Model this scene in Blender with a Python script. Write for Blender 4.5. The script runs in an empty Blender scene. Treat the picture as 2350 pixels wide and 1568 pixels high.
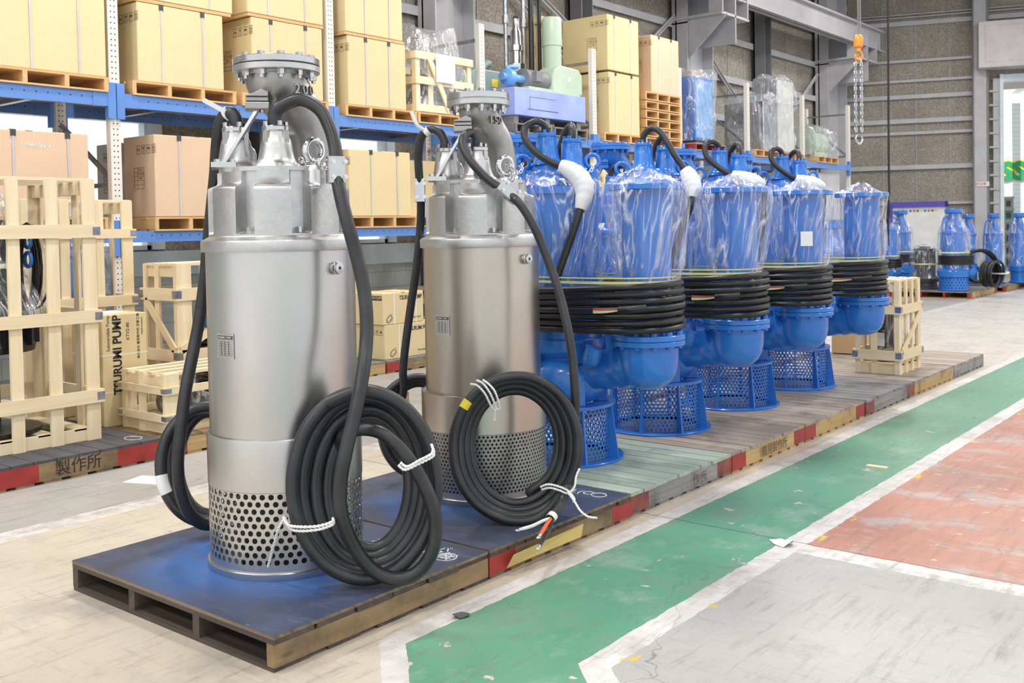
import bpy, math, random
from mathutils import Vector, Matrix, noise
C = bpy.context.scene
COL = C.collection
PI = math.pi
random.seed(7)

# ---------------------------------------------------------------- camera
F, CY, YAW, PITCH, ROLL = 2325.94, 584.16, -0.68167, 0.025896, -0.018463
cam_d = bpy.data.cameras.new('camera')
cam = bpy.data.objects.new('camera', cam_d)
COL.objects.link(cam)
fw = Vector((math.sin(YAW)*math.cos(PITCH), math.cos(YAW)*math.cos(PITCH), -math.sin(PITCH)))
rt0 = Vector((math.cos(YAW), -math.sin(YAW), 0)); up0 = rt0.cross(fw)
rt = rt0*math.cos(ROLL)+up0*math.sin(ROLL); up = up0*math.cos(ROLL)-rt0*math.sin(ROLL)
M = Matrix((rt, up, -fw)).transposed().to_4x4(); M.translation = Vector((0, 0, 1.47))
cam.matrix_world = M
cam_d.sensor_width = 36; cam_d.lens = F/2350*36
cam_d.shift_y = -(784-CY)/2350
cam_d.clip_start = .05; cam_d.clip_end = 400
cam_d.dof.use_dof = True; cam_d.dof.focus_distance = 4.3; cam_d.dof.aperture_fstop = 9
C.camera = cam

# ---------------------------------------------------------------- world, lamps, exposure
w = bpy.data.worlds.new('world'); C.world = w; w.use_nodes = True
wn = w.node_tree; bg = wn.nodes['Background']
bg.inputs[0].default_value = (0.93, 0.97, 1.0, 1); bg.inputs[1].default_value = .95
C.view_settings.view_transform = 'Standard'; C.view_settings.look = 'None'
C.view_settings.gamma = 1; C.view_settings.use_curve_mapping = False
C.view_settings.exposure = 0.36
LAMP_W = 88
sun = bpy.data.lights.new('daylight_sun', 'SUN'); sun.energy = 6; sun.angle = .02
sun_o = bpy.data.objects.new('daylight_sun', sun); COL.objects.link(sun_o)
sun_o.rotation_euler = Vector((-.337*.42, .941*.42, -.907)).to_track_quat('-Z', 'Y').to_euler()
def lamp_light(x, y, z=7.6, watt=LAMP_W):
    l = bpy.data.lights.new('high_bay_light', 'AREA'); l.shape = 'DISK'; l.size = .7
    l.energy = watt; l.color = (1.0, .97, .93)
    o = bpy.data.objects.new('high_bay_light', l); COL.objects.link(o); o.location = (x, y, z)
    return o
for lx in (-6.9, -3.8, -.2, 3.6):
    for ly in (-4.5, .2, 4.9, 9.6, 14.3, 19, 23.7):
        lamp_light(lx, ly, 7.6 if ly > 15 else 6.5, LAMP_W*(.45 if lx > 3 else .8 if lx > -1 else 1.12))

# ---------------------------------------------------------------- node helpers / materials
def srgb(r, g, b):
    f = lambda c: (c/255/12.92) if c/255 <= .04045 else ((c/255+.055)/1.055)**2.4
    return (f(r), f(g), f(b), 1)
class N:
    def __init__(s, name):
        s.m = bpy.data.materials.new(name); s.m.use_nodes = True; s.t = s.m.node_tree
        s.b = s.t.nodes['Principled BSDF']; s.out = s.t.nodes['Material Output']
    def n(s, typ, **kw):
        nd = s.t.nodes.new(typ)
        for k, v in kw.items():
            if k.startswith('_'): setattr(nd, k[1:], v)
            else:
                i = nd.inputs[int(k[1:])] if k[0] == 'i' and k[1:].isdigit() else nd.inputs[k]
                s.put(i, v)
        return nd
    def put(s, i, v):
        if isinstance(v, bpy.types.NodeSocket): s.t.links.new(v, i)
        elif hasattr(v, 'outputs'): s.t.links.new(v.outputs[0], i)
        else: i.default_value = v
    def math(s, op, a, b=None, c=None, clamp=False):
        nd = s.t.nodes.new('ShaderNodeMath'); nd.operation = op; nd.use_clamp = clamp
        s.put(nd.inputs[0], a)
        if b is not None: s.put(nd.inputs[1], b)
        if c is not None: s.put(nd.inputs[2], c)
        return nd.outputs[0]
    def noise(s, vec, scale, detail=3, rough=.55, dist=0):
        nd = s.t.nodes.new('ShaderNodeTexNoise'); s.put(nd.inputs['Vector'], vec)
        nd.inputs['Scale'].default_value = scale; nd.inputs['Detail'].default_value = detail
        nd.inputs['Roughness'].default_value = rough; nd.inputs['Distortion'].default_value = dist
        return nd.outputs[0]
    def ramp(s, fac, a, b, va=0., vb=1.):
        nd = s.t.nodes.new('ShaderNodeMapRange'); nd.clamp = True
        s.put(nd.inputs[0], fac); nd.inputs[1].default_value = a; nd.inputs[2].default_value = b
        nd.inputs[3].default_value = va; nd.inputs[4].default_value = vb
        return nd.outputs[0]
    def mix(s, f, a, b, mode='MIX'):
        nd = s.t.nodes.new('ShaderNodeMix'); nd.data_type = 'RGBA'; nd.blend_type = mode
        s.put(nd.inputs[0], f); s.put(nd.inputs[6], a); s.put(nd.inputs[7], b)
        return nd.outputs[2]
    def obj(s): return s.n('ShaderNodeTexCoord').outputs['Object']
    def uv(s): return s.n('ShaderNodeTexCoord').outputs['UV']
    def pos(s): return s.n('ShaderNodeNewGeometry').outputs['Position']
    def scale(s, vec, sx, sy, sz):
        nd = s.t.nodes.new('ShaderNodeMapping'); s.put(nd.inputs[0], vec); nd.inputs[3].default_value = (sx, sy, sz)
        return nd.outputs[0]
    def bump(s, h, st, dist=.01):
        nd = s.t.nodes.new('ShaderNodeBump'); s.put(nd.inputs['Height'], h)
        nd.inputs['Strength'].default_value = st; nd.inputs['Distance'].default_value = dist
        s.t.links.new(nd.outputs[0], s.b.inputs['Normal'])
    def set(s, **kw):
        names = dict(col='Base Color', rough='Roughness', metal='Metallic', coat='Coat Weight', spec='Specular IOR Level', alpha='Alpha', emis='Emission Color', es='Emission Strength', trans='Transmission Weight')
        for k, v in kw.items(): s.put(s.b.inputs[names[k]], v)
        return s

def plain(name, col, rough=.5, metal=0., var=.06, vs=3., bump=0., bs=200., coat=0., spec=.5):
    s = N(name); o = s.obj(); n1 = s.noise(o, vs, 4)
    c = (col[0], col[1], col[2], 1)
    lo = tuple(max(0, x*(1-var*2.2)) for x in c[:3])+(1,); hi = tuple(min(1, x*(1+var)) for x in c[:3])+(1,)
    s.set(col=s.mix(s.ramp(n1, .3, .7), lo, hi), rough=s.ramp(n1, .25, .75, rough*.85, min(1, rough*1.15)), metal=metal, coat=coat, spec=spec)
    if bump: s.bump(s.noise(o, bs, 3), bump, .002)
    return s.m

def wood(name, light, dark, rough=.65, dirt=0., dirtcol=(.03, .025, .02, 1), uscale=1.2, vscale=26, knots=True):
    s = N(name); uv = s.uv()
    g = s.noise(s.scale(uv, uscale, vscale, 1), 1.0, 6, .6, .6)
    g2 = s.noise(s.scale(uv, .12, .9, 1), 1.0, 2)
    col = s.mix(s.ramp(g, .35, .68), light, dark)
    col = s.mix(s.ramp(g2, .35, .65, 0, .6 if dirt else .4), col, dark)
    if dirt: col = s.mix(s.ramp(g2, .45, .3, 0, .3), col, tuple(min(1, c*1.35) for c in light[:3])+(1,))
    if knots:
        v = s.n('ShaderNodeTexVoronoi', Vector=s.scale(uv, 2.3, 7, 1), Scale=1.0)
        k = s.ramp(v.outputs['Distance'], .03, .11, .55, 0)
        pick = s.ramp(s.noise(s.scale(uv, .8, .8, 1), 3, 1), .55, .6)
        col = s.mix(s.math('MULTIPLY', k, pick), col, (dark[0]*.35, dark[1]*.25, dark[2]*.2, 1))
    if dirt:
        d = s.noise(s.pos(), 3.5, 5, .65)
        col = s.mix(s.ramp(d, .62-dirt*.4, .75, 0, .85), col, dirtcol)
    s.set(col=col, rough=rough); s.bump(g, .25, .002)
    return s.m

def metal_cast(name, col, rough, bs=260., st=.35, tint=(.43, .42, .405)):
    s = N(name); o = s.obj()
    big = s.noise(o, 5, 5, .6); med = s.noise(o, 26, 4)
    c = s.mix(s.ramp(big, .35, .7, 0, .6), (*col, 1), (*tint, 1))
    c = s.mix(s.ramp(med, .55, .75, 0, .25), c, (col[0]*.75, col[1]*.72, col[2]*.68, 1))
    s.set(col=c, metal=1., rough=s.ramp(med, .3, .7, rough*.85, rough*1.2))
    h = s.math('ADD', s.math('MULTIPLY', s.noise(o, bs, 2), .6), s.math('MULTIPLY', s.noise(o, 40, 2), 1.4))
    s.bump(h, st, .0025)
    return s.m

def metal_sheet(name, col, rough):
    s = N(name); o = s.obj()
    br = s.noise(s.scale(o, 1, 1, 6), 3, 3); big = s.noise(o, 2.6, 4, .6)
    c = s.mix(s.ramp(big, .3, .75, 0, .7), (*col, 1), (col[0]*.88, col[1]*.85, col[2]*.80, 1))
    s.set(col=c, metal=1., rough=s.math('ADD', s.ramp(br, .3, .7, rough*.97, rough*1.03), s.ramp(big, .3, .7, -.03, .05)))
    return s.m

def film_mat(name, haze=.16, tintc=(.93, .95, 1, 1), bd=.03):
    s = N(name); o = s.obj()
    warp = s.n('ShaderNodeVectorMath', _operation='ADD', i0=o, i1=s.n('ShaderNodeVectorMath', _operation='SCALE', i0=s.n('ShaderNodeTexNoise', Vector=s.scale(o, 1, 1, .6), Scale=1.6, Detail=1.).outputs[1], Scale=.5).outputs[0]).outputs[0]
    big = s.noise(s.scale(warp, 2.2, 2.2, .45), 3.2, 2, .5)
    st = s.noise(s.scale(warp, 6, 6, .7), 2.6, 2, .45)
    fine = s.noise(s.scale(warp, 3, 3, 1.2), 16, 3, .6)
    ridge = s.math('SUBTRACT', 1., s.math('ABSOLUTE', s.math('MULTIPLY', s.math('SUBTRACT', st, .5), 9.)), clamp=True)
    ridge = s.math('POWER', ridge, 7.)
    ridge2 = s.math('SUBTRACT', 1., s.math('ABSOLUTE', s.math('MULTIPLY', s.math('SUBTRACT', big, .5), 42.)), clamp=True)
    r = s.math('MAXIMUM', s.math('MULTIPLY', ridge, .75), ridge2)
    h = s.math('ADD', s.math('ADD', s.math('MULTIPLY', big, 2.0), s.math('MULTIPLY', st, 1.6)), s.math('MULTIPLY', fine, .35))
    bm = s.n('ShaderNodeBump', Height=h, Strength=.6, Distance=bd)
    tr = s.n('ShaderNodeBsdfTransparent'); tr.inputs[0].default_value = (.97, .98, 1, 1)
    gl = s.n('ShaderNodeBsdfGlossy', Roughness=.07, Normal=bm.outputs[0]); gl.inputs[0].default_value = (1, 1, 1, 1)
    df = s.n('ShaderNodeBsdfDiffuse', Color=tintc, Normal=bm.outputs[0])
    tl = s.n('ShaderNodeBsdfTranslucent', Color=tintc)
    dd = s.n('ShaderNodeMixShader', Fac=.4, i1=df, i2=tl)
    m1 = s.n('ShaderNodeMixShader', Fac=s.math('ADD', s.math('MULTIPLY', r, .30), haze*.30), i1=tr, i2=dd)
    lw = s.n('ShaderNodeLayerWeight', Blend=.35, Normal=bm.outputs[0])
    g = s.math('ADD', s.math('ADD', s.math('MULTIPLY', lw.outputs[1], .16), s.math('MULTIPLY', r, .34)), .025, clamp=True)
    m2 = s.n('ShaderNodeMixShader', Fac=g, i1=m1, i2=gl)
    s.t.links.new(m2.outputs[0], s.out.inputs[0])
    return s.m

MAT = {}
MAT['cast'] = metal_cast('cast_stainless', (.60, .60, .60), .36)
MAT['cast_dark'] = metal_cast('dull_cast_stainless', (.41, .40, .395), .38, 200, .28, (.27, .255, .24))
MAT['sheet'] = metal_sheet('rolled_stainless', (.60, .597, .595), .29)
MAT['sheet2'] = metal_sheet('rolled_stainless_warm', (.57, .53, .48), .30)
MAT['machined'] = metal_cast('machined_stainless', (.60, .60, .60), .2, 90, .06, (.5, .5, .5))
MAT['chrome'] = plain('polished_steel', (.70, .70, .71), .17, 1., .02)
MAT['rubber'] = plain('black_rubber_cable', (.027, .028, .032), .38, 0, .25, 8, .15, 120, spec=.55)
MAT['rubber_blk'] = plain('cable_black', (.012, .012, .012), .38, 0, .2, 8, .1, 120)
MAT['black'] = plain('black_paint', (.012, .012, .013), .3)
MAT['dark'] = plain('dark_grey_paint', (.05, .05, .055), .45)
MAT['blue'] = plain('blue_enamel', (.028, .19, .64), .24, 0, .05, 3, .06, 30, coat=.3)
MAT['blue_low'] = plain('blue_primer', (.02, .16, .55), .3)
MAT['rack_blue'] = plain('rack_blue_paint', (.11, .25, .62), .38)
MAT['light_blue'] = plain('light_blue_paint', (.16, .38, .72), .35)
MAT['skid_blue'] = plain('skid_lilac_blue', (.33, .42, .87), .45, var=.1)
MAT['pale_green'] = plain('pale_green_paint', (.48, .60, .46), .4)
MAT['grey_green'] = plain('grey_green_paint', (.25, .34, .33), .4)
MAT['strip'] = plain('zinc_cover_strip', (.34, .36, .38), .5)
MAT['white'] = plain('white_plastic', (.82, .82, .80), .5)
MAT['paper'] = plain('white_paper', (.80, .82, .86), .8, var=.03)
MAT['rope'] = plain('white_rope', (.86, .86, .84), .8, bump=.6, bs=600)
MAT['cloth'] = plain('white_foam_wrap', (.76, .77, .79), .85, var=.04, bump=.9, bs=130)
MAT['yellow'] = plain('yellow_strap', (.80, .80, .30), .45)
MAT['yellow_tape'] = plain('yellow_tape', (.85, .68, .05), .4)
MAT['strap'] = plain('grey_band', (.55, .53, .57), .4)
MAT['strap_white'] = plain('white_band', (.78, .76, .72), .45)
MAT['red'] = plain('red_paint', (.36, .035, .03), .55, var=.15, vs=9)
MAT['red_old'] = plain('faded_red_paint', (.25, .07, .055), .6, var=.3, vs=9)
MAT['orange'] = plain('orange_paint', (.80, .30, .03), .3, coat=.4)
MAT['orange_red'] = plain('orange_red_vinyl', (.85, .14, .03), .35)
MAT['steel_grey'] = plain('grey_structural_paint', (.50, .50, .52), .5)
MAT['steel_dark'] = plain('shop_grey_paint', (.22, .225, .24), .5)
MAT['galv'] = plain('galvanised_bracket', (.45, .47, .50), .35, .9, .15, 20)
MAT['purple'] = plain('purple_blue_board', (.10, .07, .48), .5)
MAT['gold'] = plain('gold_tape', (.62, .47, .16), .5)
MAT['copper'] = plain('tinned_lug', (.7, .72, .72), .3, .9)
MAT['ink'] = plain('black_print', (.025, .022, .02), .7, var=.1)
MAT['ink_soft'] = plain('faded_black_print', (.13, .10, .07), .8, var=.2)
MAT['chalk'] = plain('white_chalk', (.70, .72, .75), .9, var=.2, vs=60)
MAT['logo_blue'] = plain('blue_print', (.03, .16, .55), .5)
MAT['logo_red'] = plain('red_print', (.65, .03, .03), .5)
MAT['plate'] = plain('nameplate_aluminium', (.55, .55, .56), .35, .9)
MAT['green_ink'] = plain('green_sign_paint', (.02, .32, .13), .6)
MAT['yellow_ink'] = plain('yellow_sign_paint', (.75, .80, .08), .6)
def card(name, c, var=.05):
    s = N(name); o = s.obj(); a = s.noise(o, 2.2, 3); b = s.noise(s.scale(o, 60, 60, 2), 2, 2)
    col = s.mix(s.ramp(a, .3, .7), (c[0]*(1-var), c[1]*(1-var), c[2]*(1-var*1.3), 1), (*c, 1))
    col = s.mix(s.ramp(b, .4, .6, 0, .06), col, (c[0]*.6, c[1]*.55, c[2]*.5, 1))
    s.set(col=col, rough=.72); s.bump(s.noise(o, 9, 3), .12, .01); return s.m
MAT['card'] = card('yellow_cardboard', (.74, .60, .34))
MAT['card_tan'] = card('tan_cardboard', (.72, .52, .36))
MAT['card_brown'] = card('brown_cardboard', (.60, .42, .22))
MAT['card_white'] = card('pale_grey_cardboard', (.62, .62, .58))
MAT['pine'] = wood('pale_pine', (.88, .765, .54, 1), (.78, .62, .39, 1), vscale=16)
MAT['pallet'] = wood('new_pallet_wood', (.74, .50, .25, 1), (.60, .35, .14, 1))
MAT['pallet_yellow'] = wood('yellow_pallet_wood', (.60, .42, .19, 1), (.42, .27, .11, 1), dirt=.25)
MAT['old_brown'] = wood('weathered_brown_planks', (.46, .39, .33, 1), (.30, .24, .20, 1), dirt=.3, dirtcol=(.09, .08, .085, 1))
MAT['old_side'] = wood('weathered_side_timber', (.42, .29, .15, 1), (.24, .16, .08, 1), dirt=.45, dirtcol=(.035, .03, .028, 1))
MAT['old_green'] = wood('pale_green_planks', (.42, .50, .43, 1), (.31, .37, .32, 1), dirt=.3, dirtcol=(.12, .11, .10, 1))
MAT['old_grey'] = wood('grey_planks', (.32, .30, .30, 1), (.18, .17, .17, 1), dirt=.3)
MAT['old_black'] = wood('black_stained_planks', (.10, .10, .11, 1), (.055, .055, .065, 1), knots=False)
MAT['edge_dark'] = wood('dark_plank_ends', (.12, .09, .07, 1), (.05, .04, .035, 1), knots=False)
MAT['ply_edge'] = wood('frayed_plywood_edge', (.30, .23, .15, 1), (.10, .075, .05, 1), knots=False)
def ply():
    s = N('navy_painted_plywood'); p = s.pos()
    a = s.noise(p, 2.6, 7, .68); b = s.noise(s.scale(p, 3, 9, 1), 3, 6, .72); d = s.noise(s.scale(p, 1, 3, 1), 26, 4, .7)
    col = s.mix(s.ramp(a, .35, .65), (.040, .045, .066, 1), (.062, .085, .17, 1))
    # overspray of blue paint round where pumps stood
    v = s.n('ShaderNodeVectorMath', _operation='DISTANCE', i0=p); v.inputs[1].default_value = (-3.42, 2.58, .12)
    v2 = s.n('ShaderNodeVectorMath', _operation='DISTANCE', i0=p); v2.inputs[1].default_value = (-3.38, 3.72, .12)
    dd = s.math('MINIMUM', v.outputs[1], s.math('ADD', v2.outputs[1], .10))
    sp = s.ramp(s.math('ADD', dd, s.ramp(a, .3, .7, -.12, .12)), .32, .56, .7, 0)
    col = s.mix(sp, col, (.04, .17, .52, 1))
    col = s.mix(s.ramp(b, .52, .68, 0, .55), col, (.115, .115, .135, 1))
    col = s.mix(s.ramp(d, .66, .73, 0, .6), col, (.34, .34, .36, 1))
    s.set(col=col, rough=s.ramp(b, .3, .7, .42, .62)); s.bump(b, .1, .002); return s.m
MAT['ply'] = ply()
MAT['film'] = film_mat('clear_plastic_film')
MAT['film_hazy'] = film_mat('hazy_plastic_film', .5, bd=.06)
def glassm():
    s = N('window_glass'); s.set(col=(1, 1, 1, 1), rough=.02)
    tr = s.n('ShaderNodeBsdfTransparent'); gl = s.n('ShaderNodeBsdfGlossy', Roughness=.03)
    m = s.n('ShaderNodeMixShader', Fac=.05, i1=tr, i2=gl); s.t.links.new(m.outputs[0], s.out.inputs[0]); return s.m
MAT['glass'] = glassm()
def wallm():
    s = N('wood_wool_cement_board'); p = s.pos()
    f = s.noise(p, 34, 4, .75); f2 = s.noise(p, 11, 3, .7); b = s.noise(p, 1.2, 3)
    col = s.mix(s.ramp(f, .34, .66), (.17, .15, .125, 1), (.58, .53, .46, 1))
    col = s.mix(s.ramp(f2, .45, .65, 0, .5), col, (.30, .26, .21, 1))
    col = s.mix(s.ramp(b, .4, .7, 0, .35), col, (.15, .125, .10, 1))
    # board joints about every 0.6 m, measured along the wall
    s.set(col=col, rough=.95); s.bump(f, .8, .01); return s.m
MAT['wall'] = wallm()
def blockm():
    s = N('grey_concrete_block'); p = s.pos(); a = s.noise(p, 6, 4)
    mp = s.n('ShaderNodeSeparateXYZ', i0=p)
    vec = s.n('ShaderNodeCombineXYZ', X=mp.outputs[1], Y=mp.outputs[2])
    br = s.n('ShaderNodeTexBrick', Vector=vec.outputs[0], Scale=1.0)
    br.inputs['Brick Width'].default_value = .45; br.inputs['Row Height'].default_value = .22; br.inputs['Mortar Size'].default_value = .006
    br.inputs['Color1'].default_value = (.60, .63, .60, 1); br.inputs['Color2'].default_value = (.54, .57, .54, 1); br.inputs['Mortar'].default_value = (.36, .38, .36, 1)
    col = s.mix(s.ramp(a, .4, .7, 0, .35), br.outputs[0], (.42, .44, .42, 1)); s.set(col=col, rough=.9); return s.m
MAT['block'] = blockm()
def perf_post():
    s = N('perforated_cream_post'); o = s.obj(); sp = s.n('ShaderNodeSeparateXYZ', i0=o)
    z = s.math('ABSOLUTE', s.math('SUBTRACT', s.math('FRACT', s.math('DIVIDE', sp.outputs[2], .05)), .5))
    ym = s.math('ABSOLUTE', s.math('SUBTRACT', s.math('ABSOLUTE', sp.outputs[1]), .018))
    d = s.math('ADD', s.math('MULTIPLY', z, .05), ym)
    m = s.math('LESS_THAN', d, .0085)
    s.set(col=s.mix(m, (.74, .70, .63, 1), (.02, .02, .02, 1)), rough=.45); return s.m
MAT['post'] = perf_post()
def beam_m():
    s = N('punched_blue_beam'); o = s.obj(); sp = s.n('ShaderNodeSeparateXYZ', i0=o)
    y = s.math('MULTIPLY', s.math('SUBTRACT', s.math('FRACT', s.math('DIVIDE', sp.outputs[1], .10)), .5), .10)
    z = s.math('SUBTRACT', sp.outputs[2], .01)
    d = s.math('SQRT', s.math('ADD', s.math('MULTIPLY', y, y), s.math('MULTIPLY', z, z)))
    m = s.math('LESS_THAN', d, .007)
    s.set(col=s.mix(m, (.11, .25, .62, 1), (.01, .012, .03, 1)), rough=.4); return s.m
MAT['beam'] = beam_m()
def floorm():
    s = N('painted_concrete_floor'); p = s.pos()
    wob = s.n('ShaderNodeVectorMath', _operation='SCALE', i0=s.n('ShaderNodeVectorMath', _operation='SUBTRACT', i0=s.n('ShaderNodeTexNoise', Vector=p, Scale=14., Detail=4.).outputs[1], i1=(.5, .5, .5)).outputs[0], Scale=.022).outputs[0]
    q = s.n('ShaderNodeVectorMath', _operation='ADD', i0=p, i1=wob).outputs[0]
    xyz = s.n('ShaderNodeSeparateXYZ', i0=q); x = xyz.outputs[0]; y = xyz.outputs[1]
    gt = lambda a, b: s.math('GREATER_THAN', a, b)
    lt = lambda a, b: s.math('LESS_THAN', a, b)
    AND = lambda a, b: s.math('MULTIPLY', a, b)
    NOT = lambda a: s.math('SUBTRACT', 1., a)
    # lane runs along +y and bends diagonally towards +x at its near end
    dg = s.math('ADD', y, s.math('MULTIPLY', x, .9))            # diagonal coordinate
    def lane(xl, dl, xr, dr):
        return AND(AND(gt(x, xl), gt(dg, dl)), NOT(AND(gt(x, xr), gt(dg, dr))))
    green = lane(-2.561, .209, -1.975, .966)
    border = lane(-2.655, .085, -1.868, 1.10)
    a = s.noise(p, 1.1, 5, .6); b = s.noise(s.scale(p, 14, 1.6, 1), 1.6, 6, .7); b2 = s.noise(s.scale(p, 2., 16, 1), 1.6, 6, .7)
    fine = s.noise(p, 60, 3, .7); chip = s.noise(p, 9, 5, .6); chip2 = s.noise(s.scale(p, 1, 1, 1), 3.1, 4, .65)
    beige = s.mix(s.ramp(a, .35, .65), (.53, .46, .365, 1), (.61, .555, .465, 1))
    beige = s.mix(s.ramp(y, 8, 16), beige, (.53, .51, .48, 1))
    grey = s.mix(s.ramp(a, .35, .65), (.31, .305, .295, 1), (.48, .47, .455, 1))
    leftg = s.mix(s.ramp(a, .35, .65), (.34, .325, .305, 1), (.43, .42, .395, 1))
    base = s.mix(lt(x, -5.06), beige, leftg)
    base = s.mix(AND(gt(x, -1.868), lt(y, 4.34)), base, grey)
    redc = s.mix(s.ramp(a, .35, .65), (.40, .155, .105, 1), (.48, .22, .155, 1))
    redc = s.mix(s.ramp(s.math('ADD', chip2, s.math('MULTIPLY', s.math('SUBTRACT', b2, .5), .5)), .52, .64, 0, .75), redc, (.40, .37, .36, 1))
    base = s.mix(AND(gt(x, -1.868), AND(gt(y, 4.4), lt(x, 1.3))), base, redc)
    wt = s.mix(s.ramp(chip, .35, .7), (.68, .655, .645, 1), (.54, .51, .49, 1))
    worn = s.ramp(s.math('ADD', chip, s.math('MULTIPLY', b, .5)), .72, .86, 1., .25)
    base = s.mix(border, base, wt)
    base = s.mix(AND(AND(gt(x, -5.15), lt(x, -4.985)), s.ramp(s.math('ADD', chip, s.math('MULTIPLY', b, .4)), .66, .82, .9, .3)), base, wt)
    base = s.mix(AND(AND(gt(x, -1.868), AND(gt(y, 4.27), lt(y, 4.395))), worn), base, wt)
    gr = s.mix(s.ramp(a, .3, .7), (.075, .26, .15, 1), (.15, .37, .25, 1))
    base = s.mix(green, base, gr)
    # chips through the coloured paint
    ch = s.math('MAXIMUM', s.ramp(chip, .665, .68), s.ramp(s.noise(s.scale(p, 1, 1, 1), 4.3, 6, .7), .655, .665)); anyp = s.math('MAXIMUM', green, AND(gt(x, -1.868), gt(y, 4.4)))
    base = s.mix(AND(ch, anyp), base, (.62, .50, .40, 1))
    # smeared dirt, scratches, oil drops
    gm = s.noise(p, 2.2, 7, .72)
    base = s.mix(s.ramp(gm, .50, .68, 0, .45), base, (.20, .185, .175, 1))
    base = s.mix(s.ramp(gm, .47, .34, 0, .22), base, (.72, .70, .68, 1))
    base = s.mix(s.ramp(b, .53, .70, 0, .5), base, (.17, .155, .15, 1))
    base = s.mix(s.ramp(b2, .57, .74, 0, .42), base, (.16, .15, .145, 1))
    base = s.mix(s.ramp(fine, .58, .74, 0, .35), base, (.2, .19, .18, 1))
    vo = s.n('ShaderNodeTexVoronoi', _feature='DISTANCE_TO_EDGE', Vector=s.n('ShaderNodeVectorMath', _operation='ADD', i0=p, i1=s.n('ShaderNodeVectorMath', _operation='SCALE', i0=s.n('ShaderNodeTexNoise', Vector=p, Scale=1.8, Detail=5.).outputs[1], Scale=.8).outputs[0]).outputs[0], Scale=.55)
    crack = s.math('MULTIPLY', s.ramp(vo.outputs[0], .0010, .0028, .55, 0), s.ramp(a, .4, .6))
    base = s.mix(crack, base, (.10, .09, .085, 1))
    jl = s.math('LESS_THAN', s.math('ABSOLUTE', s.math('SUBTRACT', y, 4.405)), .003)
    base = s.mix(jl, base, (.05, .045, .04, 1))
    yc = s.math('MULTIPLY', AND(gt(x, -1.875), lt(x, -1.835)), s.ramp(s.noise(p, 5, 4), .60, .615))
    base = s.mix(yc, base, (.62, .45, .05, 1))
    s.set(col=base, rough=s.math('ADD', s.ramp(b, .3, .7, .26, .42), s.math('MULTIPLY', NOT(green), .08)), spec=.45)
    s.bump(s.math('ADD', s.math('MULTIPLY', fine, .3), chip), .12, .004)
    return s.m
MAT['floor'] = floorm()
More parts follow.
